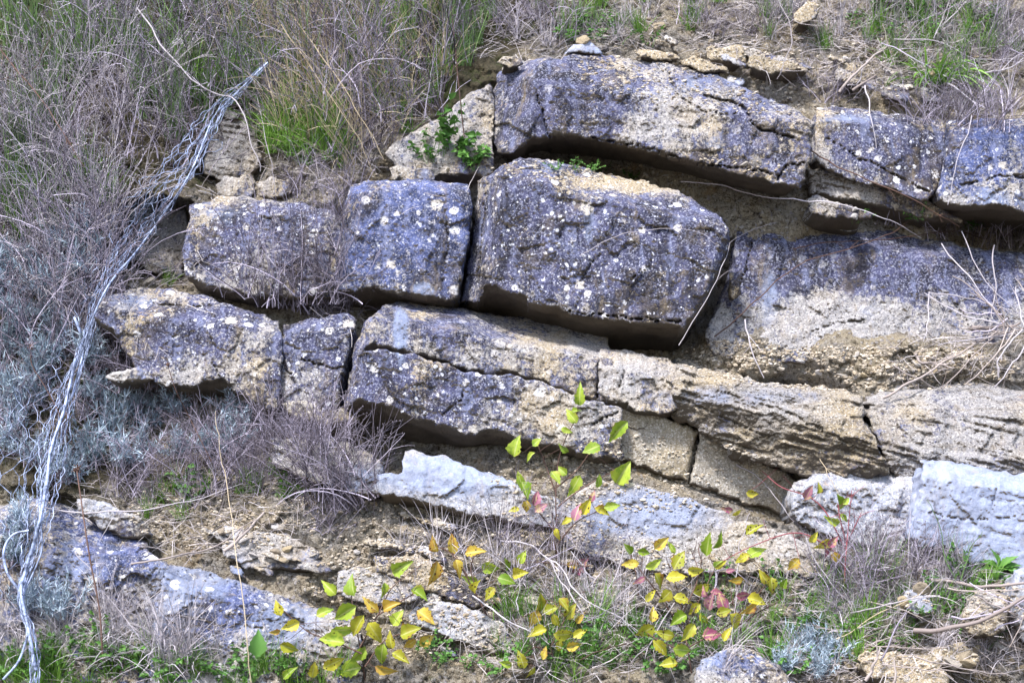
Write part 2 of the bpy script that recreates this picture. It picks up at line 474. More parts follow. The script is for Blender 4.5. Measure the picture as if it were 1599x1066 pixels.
# tops, left to right ---------------------------------------------------------------------------------
block('rock_bed','thick grey bed of rock along the top with a dark overhanging underside',
 [(766,215),(770,150),(778,112),(800,96),(860,90),(910,84),(960,87),(1040,98),(1110,115),(1170,140),(1230,165),(1272,192),(1268,230),(1262,262),(1250,296),(1180,280),(1130,266),(1060,248),(1000,234),(930,221),(880,213),(835,217),(800,240),(785,240)],
 4.40, gy=.45, gx=-.10, cuts=[(812,240,848,95,1.6),(850,128,1280,200,1.3)], mat='bare', pat=.52, pale=.1,
 cracks=[(2.2,.03,[(838,140),(850,190),(862,230)]),(2.5,.03,[(1100,150),(1160,165),(1180,200),(1240,215)]),(2,.02,[(1040,110),(1060,150),(1100,175),(1150,180)]),
  (2,.03,[(1215,280),(1225,262),(1255,255)]),(1.6,.03,[(925,215),(1010,230),(1080,255),(1160,262),(1220,275)])], rough=1.4, strata=.8, round_px=8, dip=.10)
block('rock','dark block of the top bed right of the crack, with two round lichen spots',
 [(1274,166),(1340,170),(1420,180),(1472,190),(1480,230),(1468,285),(1448,318),(1400,300),(1340,285),(1290,268),(1268,240),(1274,200)],
 4.44, gy=.5, cuts=[(1270,190,1480,208,1.6)], mat='lichen', pat=.45, cracks=[(1.6,.02,[(1290,215),(1350,250),(1400,275),(1450,300)])], dip=.12)
block('rock','blue grey block of the top bed at the right edge above dark hollow',
 [(1476,190),(1540,185),(1600,186),(1680,190),(1690,340),(1640,336),(1600,332),(1560,322),(1510,322),(1478,318),(1466,300),(1484,232)],
 4.36, gy=.45, cuts=[(1470,205,1680,205,1.5),(1470,330,1492,180,.7)], mat='blue', pat=.45, pale=.15, cracks=[(1.6,.02,[(1500,290),(1560,275),(1640,280)])], dip=.08)
block('rock','small tan layered rock wedged below the crack of the top bed',
 [(1258,262),(1300,262),(1350,282),(1410,300),(1470,322),(1500,345),(1440,340),(1380,322),(1320,312),(1268,300)],
 4.45, gy=.3, mat='shale', pat=.2, pale=.2, strata=1.5, back=.3)
block('rock','thin flat grey slab lying loose on the ledge under the top bed',
 [(1258,312),(1275,306),(1310,316),(1345,326),(1362,334),(1360,342),(1330,342),(1290,340),(1262,330)],
 4.38, gy=.6, mat='shale', pat=.35, strata=1.4, back=.10, round_px=3)
block('rock','tan weathered rock left of the top bed behind green sprigs',
 [(600,240),(640,205),(690,188),(725,150),(765,130),(772,160),(768,225),(770,275),(700,275),(630,275)],
 4.52, gy=.9, mat='bare', pat=.25, pale=.2, rough=1.6)
block('rock_outcrop','broad rock face right of the big block, dark above and buff below',
 [(1150,345),(1200,335),(1280,345),(1370,355),(1480,380),(1700,410),(1700,550),(1580,556),(1500,552),(1400,560),(1300,566),(1180,566),(1115,556),(1100,520),(1135,450),(1146,400)],
 4.38, gy=.75, sink=False, cuts=[(1140,375,1600,410,1.4)], mat='bare', pat=.36, pale=.08, tanv=.25, cracks=[(1.5,.012,[(1265,520),(1300,505),(1350,500)]),(1.5,.02,[(1180,345),(1170,400),(1150,460)])], rough=1.3, flute=.3)
block('rock','small brown stone jammed in the gap beside the big block',
 [(1140,425),(1158,422),(1160,460),(1146,466),(1138,452)], 4.30, gy=.3, mat='shale', pat=.1, back=.2, round_px=5, tanv=.7)
# the two central blocks
block('rock_block','biggest jutting block in the centre, lichen spotted, with a dark underside',
 [(748,284),(785,258),(812,248),(850,248),(900,260),(980,276),(1060,300),(1118,335),(1140,362),(1130,400),(1110,450),(1092,484),(1064,512),(1040,508),(960,501),(890,490),(845,476),(800,459),(775,446),(757,447),(748,470),(721,471),(730,420),(740,360),(744,320)],
 4.235, gy=.35, gx=-.05, cuts=[(770,475,796,255,1.7),(780,276,1150,358,1.7),(1146,350,1050,560,1.5)], mat='lichen', pat=.62,
 cracks=[(2.2,.012,[(905,440),(925,410),(940,395)]),(1.8,.02,[(748,440),(752,380),(760,300)]),(1.5,.015,[(985,440),(1000,420)]),(1.6,.03,[(880,487),(960,494),(1066,502)])], rough=1.15, round_px=6, dip=-.10)
block('rock_block','dark blue block with white lichen blotch at its foot, left of the biggest block',
 [(548,290),(575,282),(640,279),(700,283),(730,290),(736,320),(731,360),(722,420),(714,468),(690,467),(640,462),(600,453),(560,452),(535,458),(519,450),(524,410),(533,350),(540,310)],
 4.31, gy=.35, gx=.02, cuts=[(535,470,562,280,1.2),(540,298,740,300,1.6)], mat='blue', pat=.62,
 cracks=[(1.5,.01,[(690,440),(700,380),(695,330)])], rough=1.1, flute=2.0, round_px=6, dip=-.14)
block('rock_block','white speckled block at the left behind thin dry stems',
 [(298,322),(340,306),(400,311),(470,316),(520,330),(538,350),(530,410),(522,462),(480,466),(400,463),(340,449),(290,436),(284,400),(292,350)],
 4.34, gy=.5, cuts=[(280,335,540,345,1.4)], mat='lichen', pat=.5, pale=.15, rough=1.3, dip=-.16)
# lower left
block('rock_block','wedge shaped grey block with pointed left tip and curved lower edge',
 [(147,496),(160,466),(200,449),(260,450),(320,460),(370,478),(436,500),(440,560),(436,642),(400,632),(370,612),(345,592),(318,597),(296,606),(268,604),(235,592),(210,570),(190,540),(176,514)],
 4.19, gy=.45, gx=-.1, cuts=[(145,482,450,520,1.3)], mat='lichen', pat=.5, pale=.15, rough=1.2,
 cracks=[(1.8,.015,[(315,560),(330,565),(345,590)]),(1.5,.02,[(240,475),(290,480),(330,478)])], dip=-.2)
block('rock_block','narrow dark block between the wedge shaped block and the vertical crack',
 [(444,508),(500,494),(545,490),(556,500),(546,545),(531,600),(528,632),(500,652),(470,648),(442,638),(436,600),(438,540)],
 4.19, gy=.45, cuts=[(440,520,560,510,1.2)], mat='lichen', pat=.5, cracks=[(1.6,.02,[(470,560),(520,575),(540,570)]),(1.5,.02,[(440,560),(460,600)])], dip=-.2)
block('rock','curved thin brown slab under the narrow dark block',
 [(440,630),(470,626),(500,634),(535,640),(560,655),(520,664),(480,660),(446,648)], 4.15, gy=.3, mat='smooth', pat=0, back=.25, round_px=4, dip=-.2)
block('rock','thin pale wedge under the tip of the wedge shaped block',
 [(160,590),(185,576),(215,574),(240,592),(215,596),(180,598)], 4.17, gy=.3, mat='pale', pat=.1, pale=.4, back=.15, round_px=4)
# lower centre, two beds
block('rock_bed','upper lichen marked bed directly below the biggest block',
 [(544,600),(552,545),(572,500),(600,470),(640,470),(700,478),(760,490),(840,495),(940,510),(960,560),(950,632),(930,624),(880,610),(835,590),(795,579),(760,583),(720,575),(680,560),(630,548),(590,540),(570,545),(556,590),(546,640),(538,636)],
 4.165, gy=.5, gx=.12, cuts=[(560,640,600,470,1.0),(560,490,940,560,2.6)], mat='bare', pat=.46, pale=.05,
 cracks=[(1.8,.03,[(937,560),(934,590),(932,620)])], rough=1.2, dip=-.1)
block('rock_bed','lower jutting bed with lichen patches and a wide dark underside, below the crack',
 [(538,638),(548,600),(562,552),(590,543),(630,551),(680,563),(720,578),(760,586),(795,582),(835,593),(880,613),(930,627),(972,638),(972,718),(940,714),(880,702),(830,689),(770,675),(720,675),(660,658),(600,633),(562,626)],
 4.085, gy=.35, gx=.14, cuts=[(552,650,580,545,1.1)], mat='lichen', pat=.56, cracks=[(1.6,.02,[(690,648),(720,625),(730,600)]),(1.5,.02,[(925,660),(950,650),(974,638)])], rough=1.15, dip=-.2, round_px=5)
block('rock_bed','smooth tan slab left of the forked crack under the shale overhang',
 [(968,632),(1000,640),(1050,655),(1090,672),(1083,700),(1076,730),(1074,753),(1020,737),(970,718)],
 4.16, gy=.25, gx=.25, mat='smooth', pat=-.2, tanv=.6, rough=.6, strata=.3, flute=.2, round_px=5)
block('rock_bed','smooth tan slab right of the forked crack, shaded by the shale overhang',
 [(1092,674),(1140,695),(1200,725),(1250,750),(1240,780),(1228,804),(1180,791),(1120,769),(1079,754),(1082,728),(1090,698)],
 4.19, gy=.25, gx=.3, mat='smooth', pat=-.2, tanv=.45, rough=.6, strata=.3, flute=.2, round_px=5)
block('rock','rounded buff knob of rock at the left end of the shale overhang',
 [(936,540),(985,548),(1050,562),(1068,585),(1060,610),(1062,640),(1040,648),(1000,642),(968,626),(950,624),(934,612)],
 4.14, gy=.8, gx=.1, mat='bare', pat=.15, pale=.15, rough=1.5, flute=2.5, cuts=[(930,575,1070,590,1.2)], cracks=[(1.6,.02,[(975,580),(965,610)])])
block('rock_bed','long layered shale bed hanging over the smooth tan slabs',
 [(1058,566),(1130,584),(1200,598),(1290,611),(1345,618),(1352,660),(1372,700),(1388,738),(1350,751),(1290,752),(1220,735),(1150,708),(1090,674),(1058,652),(1050,610)],
 4.06, gy=1.05, gx=.05, mat='shale', pat=.12, pale=.12, tanv=.55, strata=4.2, rough=1.2, cuts=[(1050,590,1360,628,1.2),(1400,700,1040,603,.95)],
 cracks=[(1.6,.012,[(1060,620),(1150,662),(1240,700)]),(1.6,.012,[(1120,610),(1220,640),(1340,700)])], dip=.25, flute=0)
block('rock_bed','layered shale bed at the right edge above the pale blue block',
 [(1354,620),(1420,608),(1500,604),(1600,612),(1700,630),(1700,780),(1600,760),(1520,745),(1440,740),(1420,748),(1396,744),(1380,704),(1360,662)],
 4.08, gy=1.0, mat='shale', pat=.15, pale=.2, tanv=.4, strata=3.6, rough=1.3, cuts=[(1340,640,1700,655,1.0),(1700,735,1370,700,.8)], flute=0, dip=.2)
block('rock_block','pale blue smooth block at the right edge in front of the shale',
 [(1437,719),(1480,721),(1560,735),(1680,748),(1690,912),(1590,894),(1520,882),(1470,862),(1416,842),(1422,800),(1436,762)],
 3.95, gy=.3, gx=-.05, mat='pale', pat=-.1, pale=.8, rough=.8, strata=.6, cracks=[(1.4,.012,[(1450,800),(1520,812),(1600,806)]),(1.2,.01,[(1560,740),(1548,800)])], cuts=[(1420,745,1700,768,1.0)], dip=-.1, round_px=9, flute=.5)
block('rock_block','grey fractured block between the tan slabs and the pale blue block',
 [(1238,752),(1300,735),(1370,735),(1440,735),(1437,760),(1424,800),(1418,845),(1400,868),(1360,852),(1310,846),(1270,826),(1234,802)],
 4.03, gy=.35, mat='pale', pat=.15, pale=.15, tanv=.3, rough=1.4, strata=.6, cuts=[(1220,760,1440,765,1.0)])
block('rock','thin brown slab under the left corner of the pale blue block',
 [(1416,845),(1450,850),(1500,868),(1500,880),(1450,872),(1418,860)], 3.98, gy=.3, mat='shale', pat=.2, back=.2, round_px=3)
# lower beds
block('rock_bed','white blue slab below the lower jutting bed',
 [(632,703),(690,711),(750,733),(810,755),(872,780),(880,826),(820,818),(760,807),(700,796),(640,781),(586,771),(590,742),(626,736)],
 4.0, gy=.35, gx=.1, mat='pale', pat=.1, pale=.5, rough=.9, strata=.4, cuts=[(600,722,830,765,1.0)], dip=-.2)
block('rock_bed','weathered pale slab behind the dry brush left of the white blue slab',
 [(420,684),(500,682),(560,696),(600,722),(592,774),(540,768),(480,748),(424,724)],
 4.05, gy=.6, mat='bare', pat=.25, pale=.35, rough=1.4)
block('rock_bed','pale slab with purple stain right of centre behind yellow leaves',
 [(862,800),(890,770),(940,752),(1000,756),(1080,780),(1150,808),(1230,835),(1300,862),(1290,900),(1210,895),(1100,898),(1000,892),(940,876),(885,852)],
 3.96, gy=.7, mat='bare', pat=.05, pale=.4, rough=1.1, strata=1.0, dip=-.2)
rr_ = random.Random(5)
for n_, (cu, cv, ru, rv), lb, gp in (
    (26, (960, 945, 360, 75), 'thin broken ledge of pale rock poking out of the crumbled clay of the lower bank', 'thin broken ledges in the lower clay'),
    (8, (430, 880, 90, 45), 'small broken ledge above the pale topped lower left block', 'broken ledges at the lower left'),
    (9, (660, 850, 90, 50), 'small flake of clay rock below the white blue slab', 'flakes below the white blue slab'),
    (12, (1240, 110, 240, 45), 'thin weathered ledge in the soil bank above the top bed', 'thin ledges in the top soil bank'),
    (6, (1330, 970, 120, 40), 'pale rubble rock among the weeds at the lower right', 'rubble rocks at the lower right')):
    for _ in range(n_):
        u0 = cu + rr_.uniform(-1, 1) * ru; v0 = cv + rr_.uniform(-1, 1) * rv
        L_ = rr_.uniform(22, 75); H_ = rr_.uniform(9, 22); sl = rr_.uniform(.1, .42)
        m_ = 9
        poly_ = []
        for k_ in range(m_):
            a_ = 2 * math.pi * k_ / m_
            x_ = math.copysign(abs(math.cos(a_)) ** .7, math.cos(a_)) * L_ / 2 * rr_.uniform(.75, 1.1); y_ = math.copysign(abs(math.sin(a_)) ** .7, math.sin(a_)) * H_ / 2 * rr_.uniform(.7, 1.15)
            poly_.append((u0 + x_, v0 + y_ + x_ * sl))
        block('rock', lb, poly_, D0(u0, v0) - rr_.uniform(-.01, .03), gy=1.0, mat=rr_.choice(['bare', 'bare', 'pale', 'shale']), pat=rr_.uniform(-.1, .3), pale=rr_.uniform(0, .5),
              tanv=rr_.uniform(.2, .8), back=.10, round_px=rr_.uniform(4, 8), seed=rr_.randrange(9999), group=gp, dip=.15, rough=.9, strata=1.2)
block('rock','brown slab half buried in crumbled clay below the white blue slab',
 [(584,868),(640,868),(682,884),(722,904),(762,924),(792,942),(740,948),(680,928),(620,904),(590,892)],
 3.90, gy=.6, mat='bare', pat=.4, tanv=.8, rough=1.0, back=.25)
block('rock','grey angular rock lying lowest in the centre of the bank',
 [(640,960),(660,942),(690,936),(725,944),(765,962),(795,985),(804,1020),(765,1022),(720,1002),(680,988),(642,978)],
 3.83, gy=.6, mat='pale', pat=.2, pale=.25, rough=1.2, back=.25, dip=-.2)
block('rock','pale rock behind the large yellow leaves at lower centre',
 [(528,892),(560,884),(600,896),(650,908),(650,940),(600,945),(550,938),(526,925)],
 3.90, gy=.6, mat='bare', pat=.05, pale=.5, back=.2)
block('rock','flat buff rock between dry stems left of the lower centre',
 [(345,845),(400,828),(455,835),(500,862),(490,892),(440,890),(380,884),(350,868)],
 3.99, gy=1.0, mat='bare', pat=.15, pale=.45, back=.2)
block('rock_block','blue grey lichen rock at lower left behind the wire bundle',
 [(-60,800),(0,792),(40,776),(100,786),(170,816),(222,848),(262,886),(252,930),(236,990),(236,1090),(100,1090),(-60,1090)],
 3.92, gy=.6, cuts=[(-60,812,270,890,1.3)], mat='blue', pat=.38, pale=.3, rough=2.0, strata=1.2, cracks=[(2,.03,[(160,920),(200,935),(230,960)])])
block('rock_block','pale topped block with dark stains in the lower left corner',
 [(262,884),(300,886),(360,903),(420,924),(480,945),(560,965),(570,1100),(228,1100),(238,990),(246,932)],
 3.85, gy=.6, gx=.05, cuts=[(250,905,560,985,1.2)], mat='blue', pat=.38, pale=.34, rough=1.9, strata=1.2, cracks=[(2,.02,[(300,930),(290,990),(270,1040)])])
block('rock','thin flat slab above the blue grey lichen rock',
 [(120,778),(160,782),(215,806),(240,836),(200,842),(160,824),(122,800)], 4.02, gy=.3, mat='pale', pat=.1, pale=.2, back=.25, dip=-.2, round_px=4)
# upper left
block('rock','crumbling pale rock column beside the top of the wire bundle',
 [(328,182),(350,170),(392,176),(402,205),(408,250),(398,282),(350,290),(318,270),(322,225)], 4.62, gy=.6, mat='bare', pat=.1, pale=.35, strata=3.0, rough=1.6, round_px=9)
block('rock','flat buff stone on top of the white speckled block, left one',
 [(336,290),(352,276),(385,272),(400,284),(398,304),(360,310),(340,306)], 4.50, gy=.5, mat='bare', pat=.1, pale=.35, back=.2)
block('rock','flat buff stone on top of the white speckled block, right one',
 [(400,286),(425,276),(452,280),(458,300),(440,310),(405,308)], 4.49, gy=.5, mat='bare', pat=.05, pale=.2, back=.2)
block('rock','pale rough rock behind the wire bundle',
 [(200,330),(240,318),(290,325),(300,380),(285,430),(230,425),(195,400),(190,360)], 4.60, gy=.7, mat='bare', pat=.15, pale=.45, rough=1.5)
block('rock','flat stone lying on the dark blue block',
 [(610,264),(640,260),(672,266),(680,280),(650,286),(612,284)], 4.44, gy=.3, mat='bare', pat=.05, pale=.4, back=.15, round_px=4)
# upper right bank
block('rock','long flat tan slab in the soil bank above the top bed',
 [(1105,76),(1160,74),(1165,100),(1130,100),(1104,92)], 4.66, gy=.6, mat='bare', pat=-.1, tanv=.9, back=.08, round_px=4)
block('rock','cracked tan slab sticking out of the soil bank at the upper right',
 [(1168,86),(1215,92),(1256,102),(1262,112),(1235,112),(1222,120),(1185,114),(1168,104)], 4.63, gy=.6, mat='shale', pat=-.1, tanv=.9, back=.08, round_px=4)
block('rock','reddish brown stone at the top edge among dry grass',
 [(1236,20),(1262,2),(1280,8),(1275,28),(1250,40),(1238,38)], 4.70, gy=.6, mat='bare', pat=0, tanv=1, back=.1)
block('rock','pointed pale blue stone lying on the top bed',
 [(882,84),(895,70),(915,62),(935,72),(940,84)], 4.57, gy=1, mat='pale', pat=-.1, pale=.7, back=.06, round_px=4)
block('rock','small flat slab projecting at the left end of the top bed',
 [(772,98),(785,88),(815,92),(818,100),(795,104)], 4.53, gy=.8, mat='bare', pat=0, pale=.2, back=.06, round_px=3)
block('rock','flat tan slab lying on the middle of the top bed',
 [(990,82),(1010,77),(1055,84),(1062,92),(1030,94),(1000,90)], 4.56, gy=1, mat='bare', pat=-.1, tanv=.8, back=.05, round_px=4)
block('rock','slender tan slab lying on the top bed below the soil bank',
 [(1062,94),(1085,90),(1135,106),(1138,114),(1100,110),(1066,102)], 4.55, gy=1, mat='bare', pat=-.1, tanv=.8, back=.05, round_px=4)
# bottom stones
block('rock','purple and white stone at the bottom edge, right of centre',
 [(1084,1060),(1092,1030),(1130,1014),(1170,1014),(1210,1036),(1242,1066),(1250,1100),(1084,1100)], 3.66, gy=.8, mat='blue', pat=.4, pale=.3, back=.2, round_px=10, rough=1.4)
block('rock','broad yellowish stone at the bottom edge near the right corner',
 [(1336,1030),(1352,1016),(1400,1018),(1450,1024),(1480,1050),(1484,1090),(1400,1090),(1360,1060)], 3.66, gy=.9, mat='bare', pat=-.2, tanv=1, back=.2, round_px=9)
block('rock','flat yellowish stone behind the broad stone at the bottom right',
 [(1450,1026),(1462,1010),(1500,1002),(1526,1016),(1532,1034),(1500,1044),(1460,1040)], 3.70, gy=.9, mat='bare', pat=-.2, tanv=.9, back=.15, round_px=6)
block('rock','pale standing stone cut by the right edge at the bottom',
 [(1584,890),(1610,884),(1660,900),(1660,1010),(1600,1000),(1582,950)], 3.72, gy=.4, mat='pale', pat=0, pale=.5, back=.15, round_px=8)
block('rock','squarish pale stone on the debris below the pale blue block',
 [(1412,922),(1440,915),(1456,925),(1456,955),(1430,962),(1414,948)], 3.80, gy=.5, mat='pale', pat=-.1, pale=.6, back=.1, round_px=8)
block('rock','rounded buff stone in the dead grass near the right edge at the bottom',
 [(1500,960),(1520,930),(1550,918),(1576,930),(1576,975),(1548,992),(1512,990)], 3.74, gy=.6, mat='bare', pat=.05, tanv=.6, back=.15, round_px=12)

# ------------------------------------------------------------------ the bank itself
SOILCTL = [  # u, v, offset behind the mean bank, radius
 (560,850,.02,110),(700,840,.02,90),(1060,265,.07,80),(880,245,.10,60),(1200,320,.05,60),(1150,120,.06,120),(1350,140,.05,120),(1500,120,.03,160),
 (1000,545,.22,60),(880,520,.25,60),(1150,570,.05,40),(1250,580,.04,40),(1350,585,.04,40),(1450,588,.03,40),(1550,590,.02,40),(1640,590,.02,50),(1200,560,.0,40),(1300,560,.0,40),(1400,560,.0,40),(1500,560,.0,40),(1580,560,.0,40),(1250,460,.2,50),(1400,460,.2,50),(1540,460,.2,50),(1250,850,.02,80),(1350,930,.0,120),(1500,960,-.05,120),
 (640,690,.16,60),(560,660,.14,50),(760,720,.05,60),(900,740,.03,60),(1100,780,.04,70),(1180,830,.02,60),(350,700,.02,90),(200,650,.10,60),(300,640,.10,50),(400,670,.10,40),(180,560,.12,30),(60,600,-.02,120),
 (480,420,.10,50),(530,500,.10,40),(250,440,.08,50),(700,250,.03,60),(560,220,-.02,120),(460,240,-.02,60),(120,300,-.05,160),(60,60,0,160),(450,80,0,160),
 (1120,440,.22,40),(1540,350,.25,50),(1400,330,.12,50),(800,1000,-.03,150),(1000,970,-.04,150),(1200,1000,-.06,120),(500,830,.02,60),(100,720,.0,80),(300,850,.03,70),
 (1230,640,.3,60),(1150,720,.2,50),(1480,660,.2,60),(640,380,.3,80),(940,380,.3,100),(740,600,.2,80),(740,430,.3,50),
]
def terrain_depth(u, v):
    num = np.full(u.shape, .05 * .08); den = np.full(u.shape, .05)
    for cu, cv, off, rad in SOILCTL:
        k = np.exp(-((u - cu) ** 2 + (v - cv) ** 2) / (rad * rad))
        num = num + k * off; den = den + k
    return D0(u, np.clip(v, -400, 1500)) + num / den
us = np.concatenate([np.linspace(-2600, -60, 60)[:-1], np.arange(-60, 1660, 3.4), np.linspace(1660, 4200, 60)[1:]])
vs = np.concatenate([np.linspace(-900, -50, 40)[:-1], np.arange(-50, 1110, 3.4), np.linspace(1110, 1650, 40)[1:]])
UU, VV = np.meshgrid(us, vs)
U, V = UU * M, VV * M
dep = terrain_depth(UU, VV)
amp = 1.0
tb = V - U * .23 + .01 * fbm(U * 5, V * 5, 0, 3, 91)
dep = dep + .03 * fbm(U * 4, V * 4, 0, 4, 61)
fv, fe = facets((U + .03 * fbm(U * 9, V * 9, 1, 2, 62)) * 12, (V + .03 * fbm(U * 9, V * 9, 2, 2, 63)) * 20, 64); dep = dep + .013 * fv
fv, fe = facets(U * 40 + fbm(U * 30, V * 30, 1, 2, 66), V * 60 + fbm(U * 30, V * 30, 4, 2, 67), 65); dep = dep + .009 * fv + .005 * (fe < .08)
dep = dep + .011 * perlin(U * 5, tb * 34, 0, 71) + .008 * fbm(U * 42, V * 50, 0, 3, 72, .65)
for poly, dc, gx, gy, cuts in BLOCKS:           # the clay stays behind the rock that sits in it
    x0, y0 = poly.min(0) - 40; x1, y1 = poly.max(0) + 40
    c0, c1 = np.searchsorted(us, [x0, x1]); r0, r1 = np.searchsorted(vs, [y0, y1])
    u_, v_ = UU[r0:r1, c0:c1], VV[r0:r1, c0:c1]
    if not u_.size: continue
    uc, vc = poly[:, 0].mean(), poly[:, 1].mean()
    bd = dc + gx * (u_ - uc) / 1000 + gy * (vc - v_) / 1000
    for a0, b0, a1, b1, sl in cuts:
        bd = bd + np.maximum(0, -((a1 - a0) * (v_ - b0) - (b1 - b0) * (u_ - a0)) / math.hypot(a1 - a0, b1 - b0)) * M * sl
    sd_ = seg_dist(u_, v_, poly) * np.where(inside(u_.copy(), v_.copy(), poly), 1, -1)
    want = bd + np.clip(.03 + sd_ * M * 1.2, -.3, .10)
    cur = dep[r0:r1, c0:c1]
    dep[r0:r1, c0:c1] = np.where(sd_ > -14, np.maximum(cur, want), cur)
T = P(UU, VV, dep)
nr, nc = UU.shape
# the foot of the bank runs out into level ground under the camera and far behind; the crest runs back to a plateau
T[:, :, 2] = np.maximum(T[:, :, 2], .0)
rows = [T[i] for i in range(nr)]
top = rows[0].copy()
ext = []
for k, (dy, dz) in enumerate([(.6, .35), (2, .8), (8, 1.4), (60, 2)]):
    r_ = top.copy(); r_[:, 1] += dy; r_[:, 2] += dz; r_[:, 0] *= (1 + .35 * (k + 1)); ext.append(r_)
bot = rows[-1].copy()
fore = []
for k, y in enumerate([2.6, 1.5, 0, -4, -60]):
    r_ = bot.copy(); r_[:, 1] = y; r_[:, 2] = 0; r_[:, 0] *= (1 + .6 * (k)); fore.append(r_)
allr = ext[::-1] + rows + fore
TV = np.array(allr).reshape(-1, 3)
R_ = len(allr)
I = np.arange(R_ * nc).reshape(R_, nc)
F = np.stack([I[1:, :-1], I[1:, 1:], I[:-1, 1:], I[:-1, :-1]], -1).reshape(-1, 4)
mu = np.concatenate([np.ones((len(ext), nc)), np.zeros((nr, nc)), np.zeros((len(fore), nc)) + .5])
mu[len(ext):len(ext) + nr] = np.clip(sstep(120, -120, VV - (430 - .45 * UU) + 60 * fbm(U * 3, V * 3, 0, 3, 33)) * 1.0
    + 1.0 * np.exp(-((UU - 60) / 170) ** 2 - ((VV - 600) / 260) ** 2) + .3 * np.exp(-((UU - 300) / 120) ** 2 - ((VV - 690) / 90) ** 2)
    + .6 * np.exp(-((UU - 700) / 120) ** 2 - ((VV - 100) / 120) ** 2) + .35 * sstep(960, 1066, VV) + .3 * np.exp(-((UU - 1400) / 160) ** 2 - ((VV - 20) / 50) ** 2), 0, 1)
bank = mesh_obj('hillside', TV, F, SOIL, None, {'mould': mu.ravel()})
tag(bank, kind='structure')
remember(TV, F.tolist())

NROCKF = sum(len(f) for f in ROCK_F[:-1])
BV = BVHTree.FromPolygons([Vector(p) for p in np.concatenate(ROCK_V)], [f for fs in ROCK_F for f in fs])
def hit(u, v):
    d = FW + RT * (u - 799.5) / FPX + UP * (533 - v) / FPX
    d = Vector(d).normalized()
    loc, nor, idx, dist = BV.ray_cast(Vector(CAM), d)
    if loc is None:
        loc = Vector(P(u, v, D0(u, v))); nor = Vector((0, -.7, .7))
    if nor.dot(d) > 0: nor = -nor
    hit.rock = idx is not None and idx < NROCKF
    return loc, nor
# ================================================================== plants, wire, sticks and stones
def plant_material(name, c1, c2, trans=.0, rough=.7, var=.35, noise_scale=0, spots=None):
    t = NT(name)
    ti = t.attr('tint')
    ob = t.n('ShaderNodeObjectInfo').outputs['Random']
    f = t.math('MULTIPLY_ADD', ob, var, t.math('MULTIPLY', ti, 1 - var))
    c = t.mix(f, c1, c2)
    if spots:
        tc = t.n('ShaderNodeTexCoord').outputs['Object']
        c = t.mix(t.ss(t.noise(tc, 55, 4, .6), .5, .66, 0, .75), c, spots[0])
        v = t.voro(tc, 150); sep = t.n('ShaderNodeSeparateColor'); t.put(sep.inputs[0], v.outputs['Color'])
        k = t.math('MULTIPLY', t.ss(v.outputs['Distance'], .42, .28), t.math('GREATER_THAN', sep.outputs[0], spots[2]))
        c = t.mix(k, c, spots[1])
        rib = t.attr('rib')
        ed = t.math('ADD', rib, t.math('MULTIPLY', t.math('SUBTRACT', t.noise(tc, 40, 4, .6), .5), 2.4))
        c = t.mix(t.ss(ed, .85, 1.25, 0, .85), c, spots[3])
        c = t.mix(t.ss(rib, .16, .02, 0, .45), c, (.62, .64, .30))
        c = t.mix(t.ss(t.noise(tc, 120, 4, .7), .5, .7, 0, .5), c, spots[0])
    t.put(t.b.inputs['Base Color'], c)
    t.b.inputs['Roughness'].default_value = rough
    t.b.inputs['Specular IOR Level'].default_value = .3
    if trans:
        tr = t.n('ShaderNodeBsdfTranslucent'); t.put(tr.inputs[0], c)
        mx = t.n('ShaderNodeMixShader'); mx.inputs[0].default_value = trans
        t.t.links.new(t.b.outputs[0], mx.inputs[1]); t.t.links.new(tr.outputs[0], mx.inputs[2])
        t.t.links.new(mx.outputs[0], t.out.inputs[0])
    return t.m
PM = {
    'twig': plant_material('purple grey dead twigs', (.04, .03, .04), (.62, .57, .74), var=.12),
    'straw': plant_material('dry straw', (.32, .25, .16), (.72, .62, .46), .15),
    'pale': plant_material('bleached dead stems', (.20, .18, .20), (.62, .59, .67)),
    'green': plant_material('green grass', (.05, .13, .02), (.24, .44, .08), .3, .5),
    'olive': plant_material('olive rush stems', (.035, .075, .025), (.20, .33, .12), .1),
    'silver': plant_material('silver leaved shrub', (.13, .19, .23), (.54, .66, .80), .15),
    'sprig': plant_material('fresh green leaves', (.05, .13, .03), (.13, .30, .06), .3, .45),
    'yellow': plant_material('yellow green leaves', (.25, .29, .028), (.60, .55, .06), .35, .45, .15, spots=((.28, .24, .03), (.06, .03, .02), .80, (.30, .14, .03))),
    'lime': plant_material('lime green leaves', (.14, .25, .02), (.42, .52, .07), .35, .45, .15, spots=((.15, .27, .03), (.10, .08, .02), .96, (.36, .32, .06))),
    'amber': plant_material('amber leaves', (.38, .26, .04), (.58, .48, .07), .3, .5, .15, spots=((.30, .13, .04), (.08, .03, .02), .85, (.16, .06, .03))),
    'crimson': plant_material('crimson leaves', (.24, .05, .12), (.34, .16, .24), .25, .5, .15, spots=((.45, .36, .14), (.10, .02, .04), .9, (.10, .03, .08))),
    'bark': plant_material('dark brown bark', (.045, .022, .02), (.14, .085, .07)),
    'redstem': plant_material('dark red stem', (.16, .035, .05), (.30, .09, .11)),
    'stick': plant_material('grey brown stick', (.17, .14, .14), (.42, .37, .36)),
}
def wire_mat():
    t = NT('galvanised steel wire')
    tc = t.n('ShaderNodeTexCoord').outputs['Object']
    c = t.mix(t.ss(t.noise(tc, 45, 5, .7), .38, .58), (.08, .10, .17), (.38, .46, .70))
    t.put(t.b.inputs['Base Color'], c); t.b.inputs['Metallic'].default_value = .25; t.b.inputs['Roughness'].default_value = .45
    return t.m
WIRE = wire_mat()

